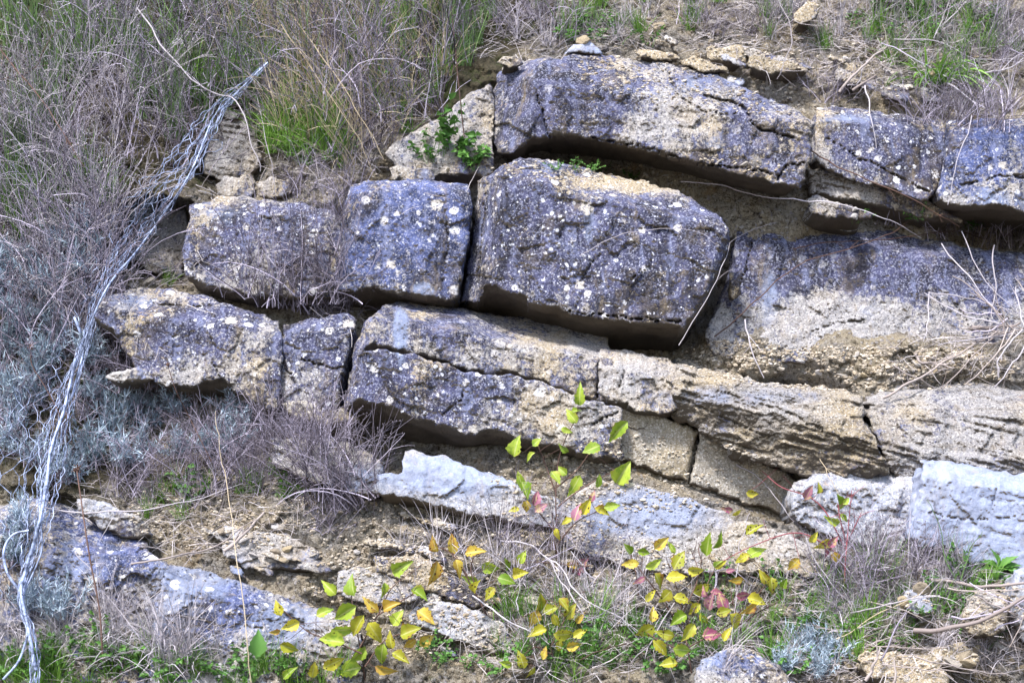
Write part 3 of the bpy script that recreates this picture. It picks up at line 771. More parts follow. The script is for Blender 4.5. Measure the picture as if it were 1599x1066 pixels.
class MB:
    def __init__(s): s.v = []; s.f = []; s.t = []; s.n = 0; s.rib = None
    def tube(s, pts, r0, r1=None, sides=3, tint=None):
        pts = np.asarray(pts, float); n = len(pts); r1 = r0 if r1 is None else r1
        tint = random.random() if tint is None else tint
        tg = np.gradient(pts, axis=0); tg /= (np.linalg.norm(tg, axis=1)[:, None] + 1e-9)
        ref = np.array([0.31, .9, .2]); a = np.cross(tg, ref); a /= (np.linalg.norm(a, axis=1)[:, None] + 1e-9); b = np.cross(tg, a)
        rr = np.linspace(r0, r1, n)
        for k in range(sides):
            an = 2 * math.pi * k / sides
            s.v.append(pts + (a * math.cos(an) + b * math.sin(an)) * rr[:, None])
        base = s.n
        for k in range(sides):
            k2 = (k + 1) % sides
            for i in range(n - 1):
                s.f.append((base + k * n + i, base + k * n + i + 1, base + k2 * n + i + 1, base + k2 * n + i))
        s.n += sides * n; s.t += [tint] * (sides * n)
    def blade(s, pts, w, tint=None, side=None):
        pts = np.asarray(pts, float); n = len(pts)
        tint = random.random() if tint is None else tint
        tg = np.gradient(pts, axis=0)
        ang = random.random() * math.pi if side is None else side
        ref = np.array([math.cos(ang), math.sin(ang), 0]); a = ref - tg * (tg @ ref)[:, None] / ((tg * tg).sum(1)[:, None] + 1e-12)
        a /= (np.linalg.norm(a, axis=1)[:, None] + 1e-9)
        ww = w * .5 * np.sin(np.linspace(.5, 1, n) * math.pi) ** .6
        ww[-1] = w * .04
        s.v.append(pts - a * ww[:, None]); s.v.append(pts + a * ww[:, None])
        b = s.n
        for i in range(n - 1): s.f.append((b + i, b + i + 1, b + n + i + 1, b + n + i))
        s.n += 2 * n; s.t += [tint] * (2 * n)
    def leaf(s, base, dirv, nor, L, W, tint=None, curl=.2, fold=.25, wob=.0):
        dirv = np.asarray(dirv, float); dirv /= np.linalg.norm(dirv)
        nor = np.asarray(nor, float); nor = nor - dirv * nor.dot(dirv); nor /= np.linalg.norm(nor) + 1e-9
        sd_ = np.cross(dirv, nor)
        tint = random.random() if tint is None else tint
        prof = [0.0, .42, .74, .93, 1.0, .98, .88, .74, .56, .37, .17, 0.0]
        if s.rib is None: s.rib = {}
        m = len(prof); b = s.n
        for i, p in enumerate(prof):
            t_ = i / (m - 1)
            c = np.asarray(base) + dirv * L * t_ - nor * curl * L * t_ * t_
            for q in (-1, -.5, 0, .5, 1):
                jag = 1 + ((.10 * (-1) ** i + .10 * random.uniform(-1, 1)) if abs(q) == 1 else 0)
                h = abs(q) * p * W * fold + wob * L * math.sin(t_ * 9 + q * 2) * abs(q)
                s.v.append((c + sd_ * q * p * W * .5 * jag + nor * h)[None]); s.rib[s.n + i * 5 + int((q + 1) * 2)] = abs(q); s.t.append(tint)
        for i in range(m - 1):
            for k in range(4):
                a0 = b + i * 5 + k; s.f.append((a0, a0 + 1, a0 + 6, a0 + 5))
        s.n += m * 5
    def lump(s, c, r, flat=(1, 1, 1), tint=None, rot=None):
        """small faceted stone"""
        c = np.asarray(c, float); tint = random.random() if tint is None else tint
        base = ICO * (1 + np.random.default_rng(random.randrange(1 << 30)).uniform(-.28, .28, (len(ICO), 1))) * np.array(flat) * r
        Rm = np.array(Matrix.Rotation(random.random() * 6.3, 3, 'Z') @ Matrix.Rotation(random.uniform(-.5, .5), 3, 'X')) if rot is None else rot
        s.v.append(base @ Rm.T + c); b = s.n
        s.f += [tuple(b + i for i in f) for f in ICOF]
        s.n += len(ICO); s.t += [tint] * len(ICO)
    def build(s, name, mat, parent=None, origin=None, smooth=True):
        V_ = np.concatenate(s.v)
        at = {'tint': s.t}
        if s.rib: at['rib'] = [s.rib.get(i, 0) for i in range(s.n)]
        return mesh_obj(name, V_, s.f, mat, parent, at, origin, smooth)
_ph = (1 + 5 ** .5) / 2
ICO = np.array([(-1, _ph, 0), (1, _ph, 0), (-1, -_ph, 0), (1, -_ph, 0), (0, -1, _ph), (0, 1, _ph), (0, -1, -_ph), (0, 1, -_ph), (_ph, 0, -1), (_ph, 0, 1), (-_ph, 0, -1), (-_ph, 0, 1)]) / 1.9
ICOF = [(0, 11, 5), (0, 5, 1), (0, 1, 7), (0, 7, 10), (0, 10, 11), (1, 5, 9), (5, 11, 4), (11, 10, 2), (10, 7, 6), (7, 1, 8), (3, 9, 4), (3, 4, 2), (3, 2, 6), (3, 6, 8), (3, 8, 9), (4, 9, 5), (2, 4, 11), (6, 2, 10), (8, 6, 7), (9, 8, 1)]

def arc(p0, dirv, L, droop, n=6, wob=.0):
    """a bending stem"""
    p = np.array(p0, float); d = np.array(dirv, float); d /= np.linalg.norm(d)
    out = [p.copy()]
    for i in range(n - 1):
        p = p + d * L / (n - 1); out.append(p.copy())
        d = d + np.array([0, 0, -droop / n]) + np.array([random.gauss(0, wob) for _ in range(3)]); d /= np.linalg.norm(d)
    return np.array(out)
def rdir(spread, up=1.0, lean=(0, 0)):
    a = random.random() * 6.283; r = abs(random.gauss(0, spread))
    return np.array([math.cos(a) * r + lean[0], math.sin(a) * r + lean[1], up])

# ---- prototypes (built at the world origin, standing on z = 0) ----
def copy_tree(o, parent=None):
    c = o.copy(); C.objects.link(c); c.parent = parent
    for ch in list(o.children):
        if ch.name in bpy.data.objects: copy_tree(ch, c)
    return c
def proto(name, parts):
    r = empty(name, (0, 0, 0))
    for pn, mb, mat in parts: mb.build(pn, mat, r)
    return r
def mk_twiggy(H=.24, n=44, col='twig'):
    mb = MB()
    for _ in range(n):
        b = np.array([random.gauss(0, .035), random.gauss(0, .035), -.01])
        st = arc(b, rdir(.6, 1, (random.gauss(0, .3), -.1)), H * random.uniform(.5, 1.35), 1.3 * random.random(), 9, .085)
        ti = random.choice((.02, .08, .12, .2, .35, .55, 1.0))
        mb.tube(st, random.choice((.0008, .001, .0013, .0022)), .0005, 3, ti)
        for k in range(random.randint(1, 4)):
            i = random.randint(2, 7)
            d = (st[i] - st[i - 1]); d = d / np.linalg.norm(d) + np.array([random.gauss(0, .45) for _ in range(3)])
            br = arc(st[i], d, H * random.uniform(.12, .35), .5, 5, .14)
            mb.tube(br, .0008, .0004, 3, min(1, ti + random.uniform(-.1, .25)))
            if random.random() < .5:
                for e in range(3): mb.lump(br[-1 - e], .0020, (1, 1, 1.3), .1)
    return proto('dry_shrub', [('twigs', mb, PM[col])])
def mk_tuft(H=.2, n=60, mat='green', w=.0032, spread=.45, droop=1.6, name='grass_tuft', part='blades'):
    mb = MB()
    for _ in range(n):
        b = np.array([random.gauss(0, .014), random.gauss(0, .014), -.01])
        mb.blade(arc(b, rdir(spread), H * random.uniform(.45, 1.15), droop * random.random(), 7, .04), w * random.uniform(.6, 1.2))
    return proto(name, [(part, mb, PM[mat])])
def mk_silver(H=.14, n=34):
    st = MB(); lf = MB()
    for _ in range(n):
        p = arc((random.gauss(0, .02), random.gauss(0, .02), -.01), rdir(.55), H * random.uniform(.5, 1.1), .3, 7, .07)
        st.tube(p, .0013, .0007, 3)
        ti = random.random()
        for i in range(2, 7):
            for k in range(7):
                q = p[i] + (p[i - 1] - p[i]) * random.random()
                d = (p[i] - p[i - 1]); d = d / np.linalg.norm(d) * .8 + np.array([random.gauss(0, .7) for _ in range(3)])
                lf.blade(np.array([q, q + d * .007, q + d * .016 * random.uniform(.7, 1.3)]), .0034, min(1, max(0, ti + random.uniform(-.3, .3))))
    return proto('silver_shrub', [('stems', st, PM['twig']), ('leaves', lf, PM['silver'])])
def mk_sprig(H=.13, n=9, L=.022, mat='sprig'):
    st = MB(); lf = MB()
    for _ in range(n):
        p = arc((random.gauss(0, .012), random.gauss(0, .012), -.01), rdir(.6), H * random.uniform(.4, 1.1), .5, 7, .09)
        st.tube(p, .0012, .0007, 3)
        for i in range(2, 7):
            for k in (-1, 1):
                d = np.array([random.gauss(0, 1), random.gauss(-.3, 1), random.uniform(-.2, .8)])
                lf.leaf(p[i], d, (random.gauss(0, .4), -.6, .8), L * random.uniform(.5, 1.1), L * .75, None, .25)
    return proto('leafy_weed', [('stems', st, PM['olive']), ('leaves', lf, PM[mat])])

PR = {
    'twig': [mk_twiggy(.25) for _ in range(6)],
    'twigpale': [mk_twiggy(.30, 38, 'pale') for _ in range(3)],
    'green': [mk_tuft(.15, 60) for _ in range(3)],
    'olive': [mk_tuft(.26, 60, 'olive', .0022, .25, .5, 'rush_tuft', 'stems') for _ in range(3)],
    'straw': [mk_tuft(.26, 45, 'straw', .0022, .5, 2.0, 'dry_grass_tuft') for _ in range(3)],
    'dead': [mk_tuft(.17, 60, 'pale', .0022, .9, 1.8, 'dry_grass_tuft') for _ in range(3)],
    'silver': [mk_silver() for _ in range(3)],
    'sprig': [mk_sprig() for _ in range(3)],
    'sprigs': [mk_sprig(.09, 6, .013) for _ in range(2)],
}
used = set()
LBL = {}
def plant(kind, u, v, s=1.0, label=None, group=None, cat=None, lean=0.0, dv=0):
    pr = random.choice(PR[kind])
    o = pr if pr.name not in used else copy_tree(pr)
    used.add(pr.name)
    loc, nor = hit(u, v)
    o.location = loc
    o.rotation_euler = (random.uniform(.0, .35), lean + random.gauss(0, .15), random.uniform(-.5, .5) + random.choice((0, math.pi)))
    o.rotation_mode = 'XYZ'
    # stand the plant on the slope but let it grow upward; turn about its own axis first
    o.matrix_world = Matrix.Translation(loc) @ Matrix.Rotation(random.gauss(0, .12) + lean, 4, 'Y') @ Matrix.Rotation(random.uniform(.1, .5), 4, 'X') @ Matrix.Rotation(random.random() * 6.28, 4, 'Z') @ Matrix.Diagonal((s, s, s * random.uniform(.85, 1.15), 1))
    tag(o, label, cat, group)
    return o
def scatter(kind, n, region, label, group, cat, s=(.8, 1.2), mind=30, lean=0.0, force=False):
    """region: list of (u, v, ru, rv) ellipses; poisson-like"""
    pts = []; tries = 0
    while len(pts) < n and tries < n * 60:
        tries += 1
        cu, cv, ru, rv = random.choices(region, weights=[r[2] * r[3] for r in region])[0]
        a = random.random() * 6.283; r = math.sqrt(random.random())
        u = cu + ru * r * math.cos(a); v = cv + rv * r * math.sin(a)
        hit(u, v)
        if hit.rock and not force and random.random() < .93: continue
        if all((u - a_) ** 2 + (v - b_) ** 2 > mind * mind for a_, b_ in pts): pts.append((u, v))
    for u, v in pts: plant(kind, u, v, random.uniform(*s), label, group, cat, lean)

# the grown-over slope at the upper left
scatter('twig', 62, [(200, 260, 230, 200), (60, 420, 130, 190), (520, 120, 180, 120), (640, 30, 130, 70), (330, 40, 260, 60)],
        'tangled purple grey dry shrub on the overgrown upper left slope', 'dry shrubs covering the upper left slope', 'dry shrub', (.75, 1.25), 42)
scatter('twigpale', 16, [(180, 200, 160, 160), (60, 380, 120, 180), (100, 480, 90, 90)],
        'bleached dead shrub among the purple twigs on the far left', 'bleached shrubs on the left slope', 'dry shrub', (.7, 1.2), 48)
scatter('olive', 52, [(60, 120, 90, 140), (60, 330, 70, 60), (330, 130, 120, 110), (560, 70, 140, 90), (690, 60, 90, 90)],
        'dark green rush like stems rising out of the upper left scrub', 'rush tufts in the upper left scrub', 'rush', (.7, 1.25), 32)
scatter('green', 40, [(590, 130, 130, 80), (150, 90, 120, 60), (640, 20, 100, 30), (350, 150, 120, 90), (90, 330, 90, 50)],
        'green grass showing between dry stems on the upper left slope', 'green tufts on the upper left slope', 'grass', (.7, 1.2), 28)
scatter('straw', 30, [(540, 160, 110, 110), (480, 60, 150, 60), (640, 110, 70, 70), (700, 30, 60, 40)],
        'long straw coloured grass leaning over the slope above the rocks', 'straw grass above the rocks', 'dry grass', (.8, 1.2), 34, -.3)
scatter('silver', 36, [(50, 560, 90, 170), (180, 660, 120, 90), (330, 680, 100, 50), (110, 430, 70, 60), (120, 740, 90, 40), (230, 330, 50, 40)],
        'silver blue leaved shrub on the left side around the wire bundle', 'silver leaved shrubs at the left', 'shrub', (.6, 1.0), 28)
scatter('twig', 18, [(180, 600, 110, 90), (430, 420, 50, 50), (330, 720, 120, 50), (520, 790, 60, 40), (60, 700, 60, 80)],
        'dry purple shrub on a left ledge between the rocks', 'dry shrubs on the left ledges', 'dry shrub', (.5, .85), 38)
for u, v, s in ((445, 200, 1.0), (470, 205, 1.1), (495, 195, 1.0), (520, 215, 1.1), (460, 240, .9), (540, 235, .9), (425, 235, .8), (480, 255, .7), (450, 225, 1.0), (485, 235, 1.1), (515, 245, .95), (430, 215, .8), (500, 215, .9), (535, 260, .7)):
    plant('green', u, v, s, 'bright green grass tuft on the bank right of the wire bundle top', 'bright grass right of the wire bundle', 'grass')
for u, v, s, l in ((385, 765, .6, 'small green tuft under the silver shrubs at the left'), (262, 445, .45, 'tiny green tuft on top of the wedge shaped block'),
                   (1290, 75, .7, 'green tuft on the soil bank at the top, left of the pale stones'), (1085, 25, .6, 'green tuft at the top edge above the top bed'),
                   (1360, 60, .6, 'short green tuft among debris at the top right'), (1200, 60, .5, 'small green tuft with dead stalks above the tan slab')):
    plant('green', u, v, s, l, None, 'grass')
# broad bladed clump upper right
mb = MB()
for k in range(48):
    a = random.uniform(-1.3, 1.3)
    mb.blade(arc((random.gauss(0, .02), random.gauss(0, .02), 0), (math.sin(a) * 1.1, -.5 + random.gauss(0, .3), .8), random.uniform(.12, .24), 2.4, 8, .03), .0075)
o = mb.build('grass_clump', PM['green']); loc, _ = hit(1465, 135); o.location = loc
tag(o, 'broad bladed bright green grass clump arching on the upper right bank', 'grass')
scatter('dead', 44, [(1500, 60, 110, 60), (1350, 30, 120, 40), (900, 40, 120, 40), (1180, 30, 80, 30), (1520, 160, 70, 30)],
        'bleached dead grass on the bank above the top bed', 'dead grass on the top bank', 'dry grass', (.6, 1.0), 26)
scatter('green', 30, [(1480, 60, 120, 70), (1100, 25, 200, 30), (900, 30, 80, 30)],
        'green grass tuft among dead grass on the bank above the top bed', 'green grass on the top bank', 'grass', (.5, .9), 26)
scatter('twig', 10, [(1150, 40, 90, 30), (1560, 90, 40, 50), (820, 60, 70, 50)],
        'small dry twiggy plant on the bank above the top bed', 'dry plants on the top bank', 'dry shrub', (.4, .7), 38)
scatter('sprigs', 26, [(1450, 40, 120, 40), (950, 60, 80, 20), (1560, 20, 40, 20)],
        'small leafy weed on the bank above the top bed', 'weeds on the top bank', 'weed', (.7, 1.2), 24)
# sprigs between the rocks
for u, v, s, k, l in ((700, 235, 1.25, 'sprig', 'leafy green plant growing left of the top bed above the crack'), (735, 262, .9, 'sprig', 'low leafy green plant in the gap above the two central blocks'),
                      (672, 250, .8, 'sprig', 'small leafy plant left of the taller green plant'), (610, 150, .9, 'sprig', 'green leafy weed in the grass above the dark blue block'),
                      (1440, 340, .8, 'sprigs', 'tiny green weed below the two round lichen spots'), (1340, 345, .7, 'sprigs', 'tiny weed beside the thin flat slab'),
                      (1510, 360, .8, 'sprigs', 'green weed in the hollow at the right edge'), (300, 790, .9, 'sprig', 'dark green leafy weed above the lower left lichen rock'),
                      (440, 770, .7, 'sprig', 'green weed beside the dry brush at left of centre')):
    plant(k, u, v, s, l, None, 'weed')
for u, v in ((925, 245), (942, 248), (958, 252), (900, 246), (985, 256), (868, 243)):
    plant('sprigs', u, v + 22, .55, 'tiny stonecrop like sprig on the ledge under the top bed overhang', 'tiny sprigs under the top bed', 'weed')
# vegetation of the foot of the bank
scatter('green', 52, [(1340, 960, 130, 70), (1190, 990, 110, 50), (880, 1000, 120, 60), (100, 1030, 130, 40), (330, 1050, 120, 30), (1530, 900, 60, 40)],
        'thin green grass in the litter at the foot of the bank', 'green grass at the foot of the bank', 'grass', (.45, .85), 24)
scatter('dead', 56, [(1380, 940, 160, 90), (1150, 1000, 160, 60), (900, 960, 130, 80), (200, 1000, 180, 60), (680, 900, 120, 60), (1530, 1000, 60, 60)],
        'pale dead grass in the litter at the foot of the bank', 'dead grass at the foot of the bank', 'dry grass', (.5, .95), 26)
scatter('sprigs', 60, [(1300, 1000, 140, 50), (980, 1010, 140, 50), (120, 1020, 140, 40), (1500, 960, 90, 70), (750, 1020, 90, 30), (1180, 930, 80, 40)],
        'small green weed in the litter at the foot of the bank', 'weeds at the foot of the bank', 'weed', (.6, 1.1), 22)
scatter('twig', 14, [(100, 960, 110, 60), (880, 850, 100, 50), (1380, 920, 120, 50), (520, 780, 60, 50)],
        'small dry twiggy plant low on the bank', 'dry plants low on the bank', 'dry shrub', (.4, .75), 38)
scatter('silver', 8, [(60, 940, 50, 60), (1270, 1030, 60, 25), (30, 870, 40, 60)],
        'silver leaved plant at the foot of the bank', 'silver plants at the foot', 'shrub', (.5, .8), 34)
scatter('green', 22, [(150, 1050, 190, 26), (440, 1060, 110, 20)], 'green grass along the bottom edge before the lower left rocks', 'green grass before the lower left rocks', 'grass', (.4, .75), 22, 0, True)
scatter('sprigs', 26, [(150, 1045, 190, 28), (420, 1055, 110, 20)], 'small green weed along the bottom edge before the lower left rocks', 'weeds before the lower left rocks', 'weed', (.7, 1.2), 20, 0, True)
scatter('dead', 16, [(110, 990, 120, 60), (250, 1030, 90, 30)], 'thin dead stems standing before the lower left lichen rock', 'dead stems before the lower left rocks', 'dry grass', (.7, 1.2), 26, 0, True)
scatter('twig', 16, [(420, 720, 130, 50), (300, 760, 120, 30), (230, 610, 90, 30)], 'open dry shrub on the ledge below the wedge shaped block', 'dry shrubs below the wedge shaped block', 'dry shrub', (.45, .8), 30, 0, True)
scatter('green', 10, [(400, 760, 90, 25), (270, 790, 60, 20)], 'green grass tuft on the ledge below the silver shrubs', 'green tufts below the silver shrubs', 'grass', (.4, .65), 26, 0, True)
# thin dry stems in front of the white speckled block
for u, v, s in ((430, 470, 1.0), (470, 480, 1.15), (500, 470, 1.1), (520, 440, .9), (400, 455, .8)):
    plant('twig', u, v, s, 'fan of thin dry stems growing in front of the white speckled block', 'dry stems at the white speckled block', 'dry shrub', .1)
for u, v, s in ((500, 770, 1.0), (540, 790, 1.0), (575, 775, .9), (470, 750, .9), (530, 740, .9)):
    plant('twig', u, v, s, 'dense dry brush beside the white blue slab', 'dry brush beside the white blue slab', 'dry shrub', -.2)

for u, v, s in ((1440, 190, .7), (1500, 195, .8), (1560, 200, .8), (1300, 160, .6), (1590, 380, .9), (1540, 385, .8), (1470, 370, .6), (1390, 350, .6)):
    plant('twig', u, v, s, 'dry twiggy plant spilling over the edge of the right hand beds', 'dry twigs over the right hand beds', 'dry shrub')
for u, v, s in ((520, 470, .7), (535, 480, .8), (545, 468, .6), (505, 486, .8), (528, 345, .6), (540, 300, .6), (470, 300, .6)):
    plant('twig', u, v, s, 'dry stems filling the gap around the dark blue block', 'dry stems around the dark blue block', 'dry shrub')
# ---- helper: a curve given on the photo, lifted off what lies behind it ----
def curve(pts, lift=.02, n=None, depth=None):
    pts = np.array(pts, float)
    # Catmull-Rom
    q = np.concatenate([[2 * pts[0] - pts[1]], pts, [2 * pts[-1] - pts[-2]]])
    out = []
    for i in range(1, len(q) - 2):
        for t_ in np.linspace(0, 1, 6, endpoint=False):
            out.append(.5 * ((2 * q[i]) + (-q[i - 1] + q[i + 1]) * t_ + (2 * q[i - 1] - 5 * q[i] + 4 * q[i + 1] - q[i + 2]) * t_ ** 2 + (-q[i - 1] + 3 * q[i] - 3 * q[i + 1] + q[i + 2]) * t_ ** 3))
    out.append(q[-2]); out = np.array(out)
    dd = []
    for u, v in out:
        l, _ = hit(u, v); dd.append((np.array(l) - CAM) @ FW)
    dd = np.array(dd)
    # keep clear of everything: running minimum, then smooth
    k = 4; dm = np.array([dd[max(0, i - k):i + k + 1].min() for i in range(len(dd))])
    ker = np.ones(5) / 5; dm = np.convolve(np.pad(dm, 2, 'edge'), ker, 'valid')
    if depth is not None: dm = np.full(len(out), depth)
    return out, dm - lift
def curve3(pts, lift=.02): 
    o_, d_ = curve(pts, lift); return P(o_[:, 0], o_[:, 1], d_)

# ---- the bundle of wire netting and cables down the left side ----
wr = empty('wire_netting', P(35, 1000, 3.75))
tag(wr, 'bundle of twisted galvanised wire netting and cable hanging down the left side', 'wire netting')
wr_inv = wr.location
def child_build(mb, name, mat, root, smooth=True):
    V_ = np.concatenate(mb.v) - np.array(root.location)
    at = {'tint': mb.t}
    if mb.rib: at['rib'] = [mb.rib.get(i, 0) for i in range(mb.n)]
    return mesh_obj(name, V_, mb.f, mat, root, at, None, smooth)
main = [(418, 98), (385, 130), (345, 165), (305, 225), (268, 285), (225, 345), (185, 405), (155, 460), (138, 520), (118, 575), (98, 635), (82, 690), (70, 740), (62, 790), (50, 850), (36, 905), (34, 945), (48, 985), (55, 1030), (52, 1080)]
wid = [3, 5, 10, 22, 26, 24, 16, 8, 8, 10, 14, 22, 26, 24, 16, 7, 5, 7, 8, 8]
cen, cd = curve(main, .07)
ww = np.interp(np.linspace(0, 1, len(cen)), np.linspace(0, 1, len(wid)), wid)
tn = np.gradient(cen, axis=0); tn /= np.linalg.norm(tn, axis=1)[:, None]; nn = np.stack([-tn[:, 1], tn[:, 0]], 1)
arcl = np.concatenate([[0], np.cumsum(np.linalg.norm(np.diff(cen, axis=0), axis=1))])
def fine(a, k=4):
    n = len(a); return np.stack([np.interp(np.linspace(0, n - 1, n * k), np.arange(n), a[:, j]) for j in range(a.shape[1])], 1) if a.ndim == 2 else np.interp(np.linspace(0, n - 1, n * k), np.arange(n), a)
cenf, cdf, wwf, nnf, arf = fine(cen), fine(cd), fine(ww), fine(nn), fine(arcl)
net = MB()
for s in range(15):
    o0 = random.uniform(-1, 1); ph = random.random() * 6.28
    off = wwf * (o0 * .8 + .35 * np.sin(arf / random.uniform(60, 140) + ph)) 
    zig = np.minimum(wwf * .3, 3.5) * 1.5 * perlin(arf / 16, s * 7.3, 0, 200 + s) + wwf * .5 * perlin(arf / 60, s * 3.1, 0, 300 + s)
    o_ = off + zig
    uv = cenf + nnf * o_[:, None]
    a0 = 0 if s < 9 else int(len(uv) * random.uniform(.0, .35)); a1 = len(uv) if s < 11 else int(len(uv) * random.uniform(.5, .95))
    dd = cdf + .012 * np.sin(arf / 13 + ph) + random.uniform(-.012, .02)
    net.tube(P(uv[a0:a1, 0], uv[a0:a1, 1], dd[a0:a1]), .0010, None, 5)
# loosely fallen netting at the two wide places: open diamond mesh
def diamond(u0, v0, ax, ay, nx, ny, sz, lift, warp):
    for i in range(nx):
        pts = []
        for j in range(ny * 2 + 1):
            a = i * sz + sz * .46 * (1 if (i + (j + 1) // 2) % 2 else -1) + random.uniform(-2, 2) + sz * 1.6 * perlin(j * .21, i * .33, 0, 77); b = j * sz * .75 + 5 * perlin(j * .3, i * .3, 5, 78)
            a += warp * math.sin(b * .03 + i * .4)
            pts.append((u0 + ax[0] * a + ay[0] * b, v0 + ax[1] * a + ay[1] * b))
        for sgn in (0,):
            P3 = []
            for (u, v) in pts:
                l, _ = hit(u, v); dpt = (np.array(l) - CAM) @ FW
                P3.append(P(u, v, min(dpt, D0(u, v) + .05) - lift - .01 * math.sin(u * .1)))
            net.tube(np.array(P3), .0010, None, 4)
diamond(22, 600, (.85, .1), (-.22, 1.0), 5, 13, 17, .09, 7)
diamond(300, 195, (.8, .45), (-.62, .8), 5, 12, 13, .10, 6)
diamond(150, 400, (.8, .3), (-.35, .95), 2, 16, 10, .07, 6)
child_build(net, 'netting', WIRE, wr)
cab = MB()
for pts, r in (([(418, 98), (380, 135), (340, 175)], .0024), ([(330, 190), (300, 265), (262, 325), (215, 390), (170, 445), (142, 505), (128, 560), (112, 620)], .0028),
               ([(118, 560), (100, 640), (80, 700), (72, 760), (58, 830), (40, 890), (33, 925), (45, 985), (56, 1045)], .0044),
               ([(33, 925), (12, 895), (6, 860), (20, 835), (45, 828)], .0034), ([(35, 930), (58, 880), (66, 850), (62, 800), (66, 750)], .0022),
               ([(126, 520), (118, 500), (116, 496)], .0040), ([(45, 985), (30, 1030), (5, 1060)], .0030)):
    cab_path = curve3(pts, .095)
    cab.tube(cab_path, r, None, 8)
child_build(cab, 'cable', WIRE, wr)

# ---- woody saplings with autumn leaves ----
def sapling(name_label, stems, leaves, stemmat='bark', cat='sapling', lift=.05):
    """stems: lists of photo points; leaves: (u, v, length_px, angle deg (0 = right, 90 = up), kind)"""
    l0, _ = hit(*stems[0][0]); root = empty('autumn_sapling', l0)
    tag(root, name_label, cat)
    st = MB(); allc = []
    for pts in stems:
        o_, d_ = curve(pts, lift)
        d_ = d_ + np.linspace(lift if pts is stems[0] else 0, 0, len(d_))
        c3 = P(o_[:, 0], o_[:, 1], d_); allc.append((o_, d_)); st.tube(c3, .0021, .0009, 5)
        for q_ in range(3):
            i_ = random.randint(3, len(c3) - 2); st.tube(arc(c3[i_], (random.gauss(0, .8), -.2, random.uniform(.1, 1)), random.uniform(.03, .07), .3, 5, .1), .0009, .0005, 3)
    groups = {}
    for (u, v, L, ang, kind) in leaves:
        best = min(((np.hypot(o_[i, 0] - u, o_[i, 1] - v), o_[i], d_[i]) for o_, d_ in allc for i in range(len(o_))), key=lambda k: k[0])
        if random.random() < .04 and len(leaves) > 14: continue
        L = L * random.uniform(.62, .95); ang = ang + random.gauss(0, 14)
        a = math.radians(ang); m_ = L * M
        d = best[2] - random.uniform(.0, .03)
        base = P(u - math.cos(a) * L * .5, v + math.sin(a) * L * .5, d)
        dirv = RT * math.cos(a) + UP * math.sin(a) - FW * random.uniform(-.15, .45)
        nor = -FW + RT * random.gauss(0, .5) + UP * random.uniform(-.3, .9)
        groups.setdefault(kind, MB()).leaf(base, dirv, nor, m_, m_ * random.uniform(.45, .72), None, random.uniform(.0, .6), random.uniform(.1, .6), .03)
        if best[0] < 60:
            st.tube(np.array([P(best[1][0], best[1][1], best[2]), (P(best[1][0], best[1][1], best[2]) + base) / 2 - UP * .004, base]), .0009, .0007, 3)
    child_build(st, 'stems', PM[stemmat], root)
    for k, mb in groups.items(): child_build(mb, {'yellow': 'yellow_leaves', 'lime': 'green_leaves', 'amber': 'amber_leaves', 'crimson': 'crimson_leaves', 'sprig': 'green_leaves'}[k], PM[k], root)
    return root
Y, G, A_, K = 'yellow', 'lime', 'amber', 'crimson'
sapling('tall sapling with lime green leaves in front of the lower jutting bed',
  [[(872, 870), (869, 820), (868, 770), (872, 720), (885, 680), (900, 650), (905, 605)], [(868, 770), (850, 720), (838, 690)], [(870, 760), (900, 735), (925, 700)], [(872, 790), (905, 765), (950, 740), (975, 735)]],
  [(905, 617, 34, 95, G), (893, 650, 30, 120, G), (915, 665, 30, 300, G), (923, 700, 34, 200, G), (805, 697, 38, 80, G), (838, 690, 24, 60, G), (965, 672, 50, 240, G), (898, 757, 38, 240, G), (935, 751, 34, 80, G), (972, 738, 46, 35, G), (885, 672, 26, 330, G), (812, 748, 30, 110, G), (820, 765, 32, 300, G), (803, 795, 24, 200, Y), (840, 785, 36, 70, Y), (868, 745, 28, 300, G), (828, 712, 22, 200, G), (900, 640, 22, 45, G), (880, 700, 22, 160, G), (878, 735, 24, 120, G)])
sapling('reddish leaved shoot beneath the lime green sapling',
  [[(872, 880), (866, 840), (862, 800)], [(870, 850), (900, 815), (940, 795)], [(866, 830), (842, 800), (830, 780)]],
  [(845, 792, 34, 40, K), (822, 790, 24, 250, A_), (838, 778, 26, 80, K), (900, 800, 32, 70, K), (915, 790, 38, 60, Y), (940, 798, 34, 350, Y), (955, 790, 34, 10, G), (885, 812, 26, 200, Y), (925, 775, 24, 90, K), (905, 880, 40, 30, K), (893, 882, 30, 190, A_), (870, 833, 20, 270, Y)])
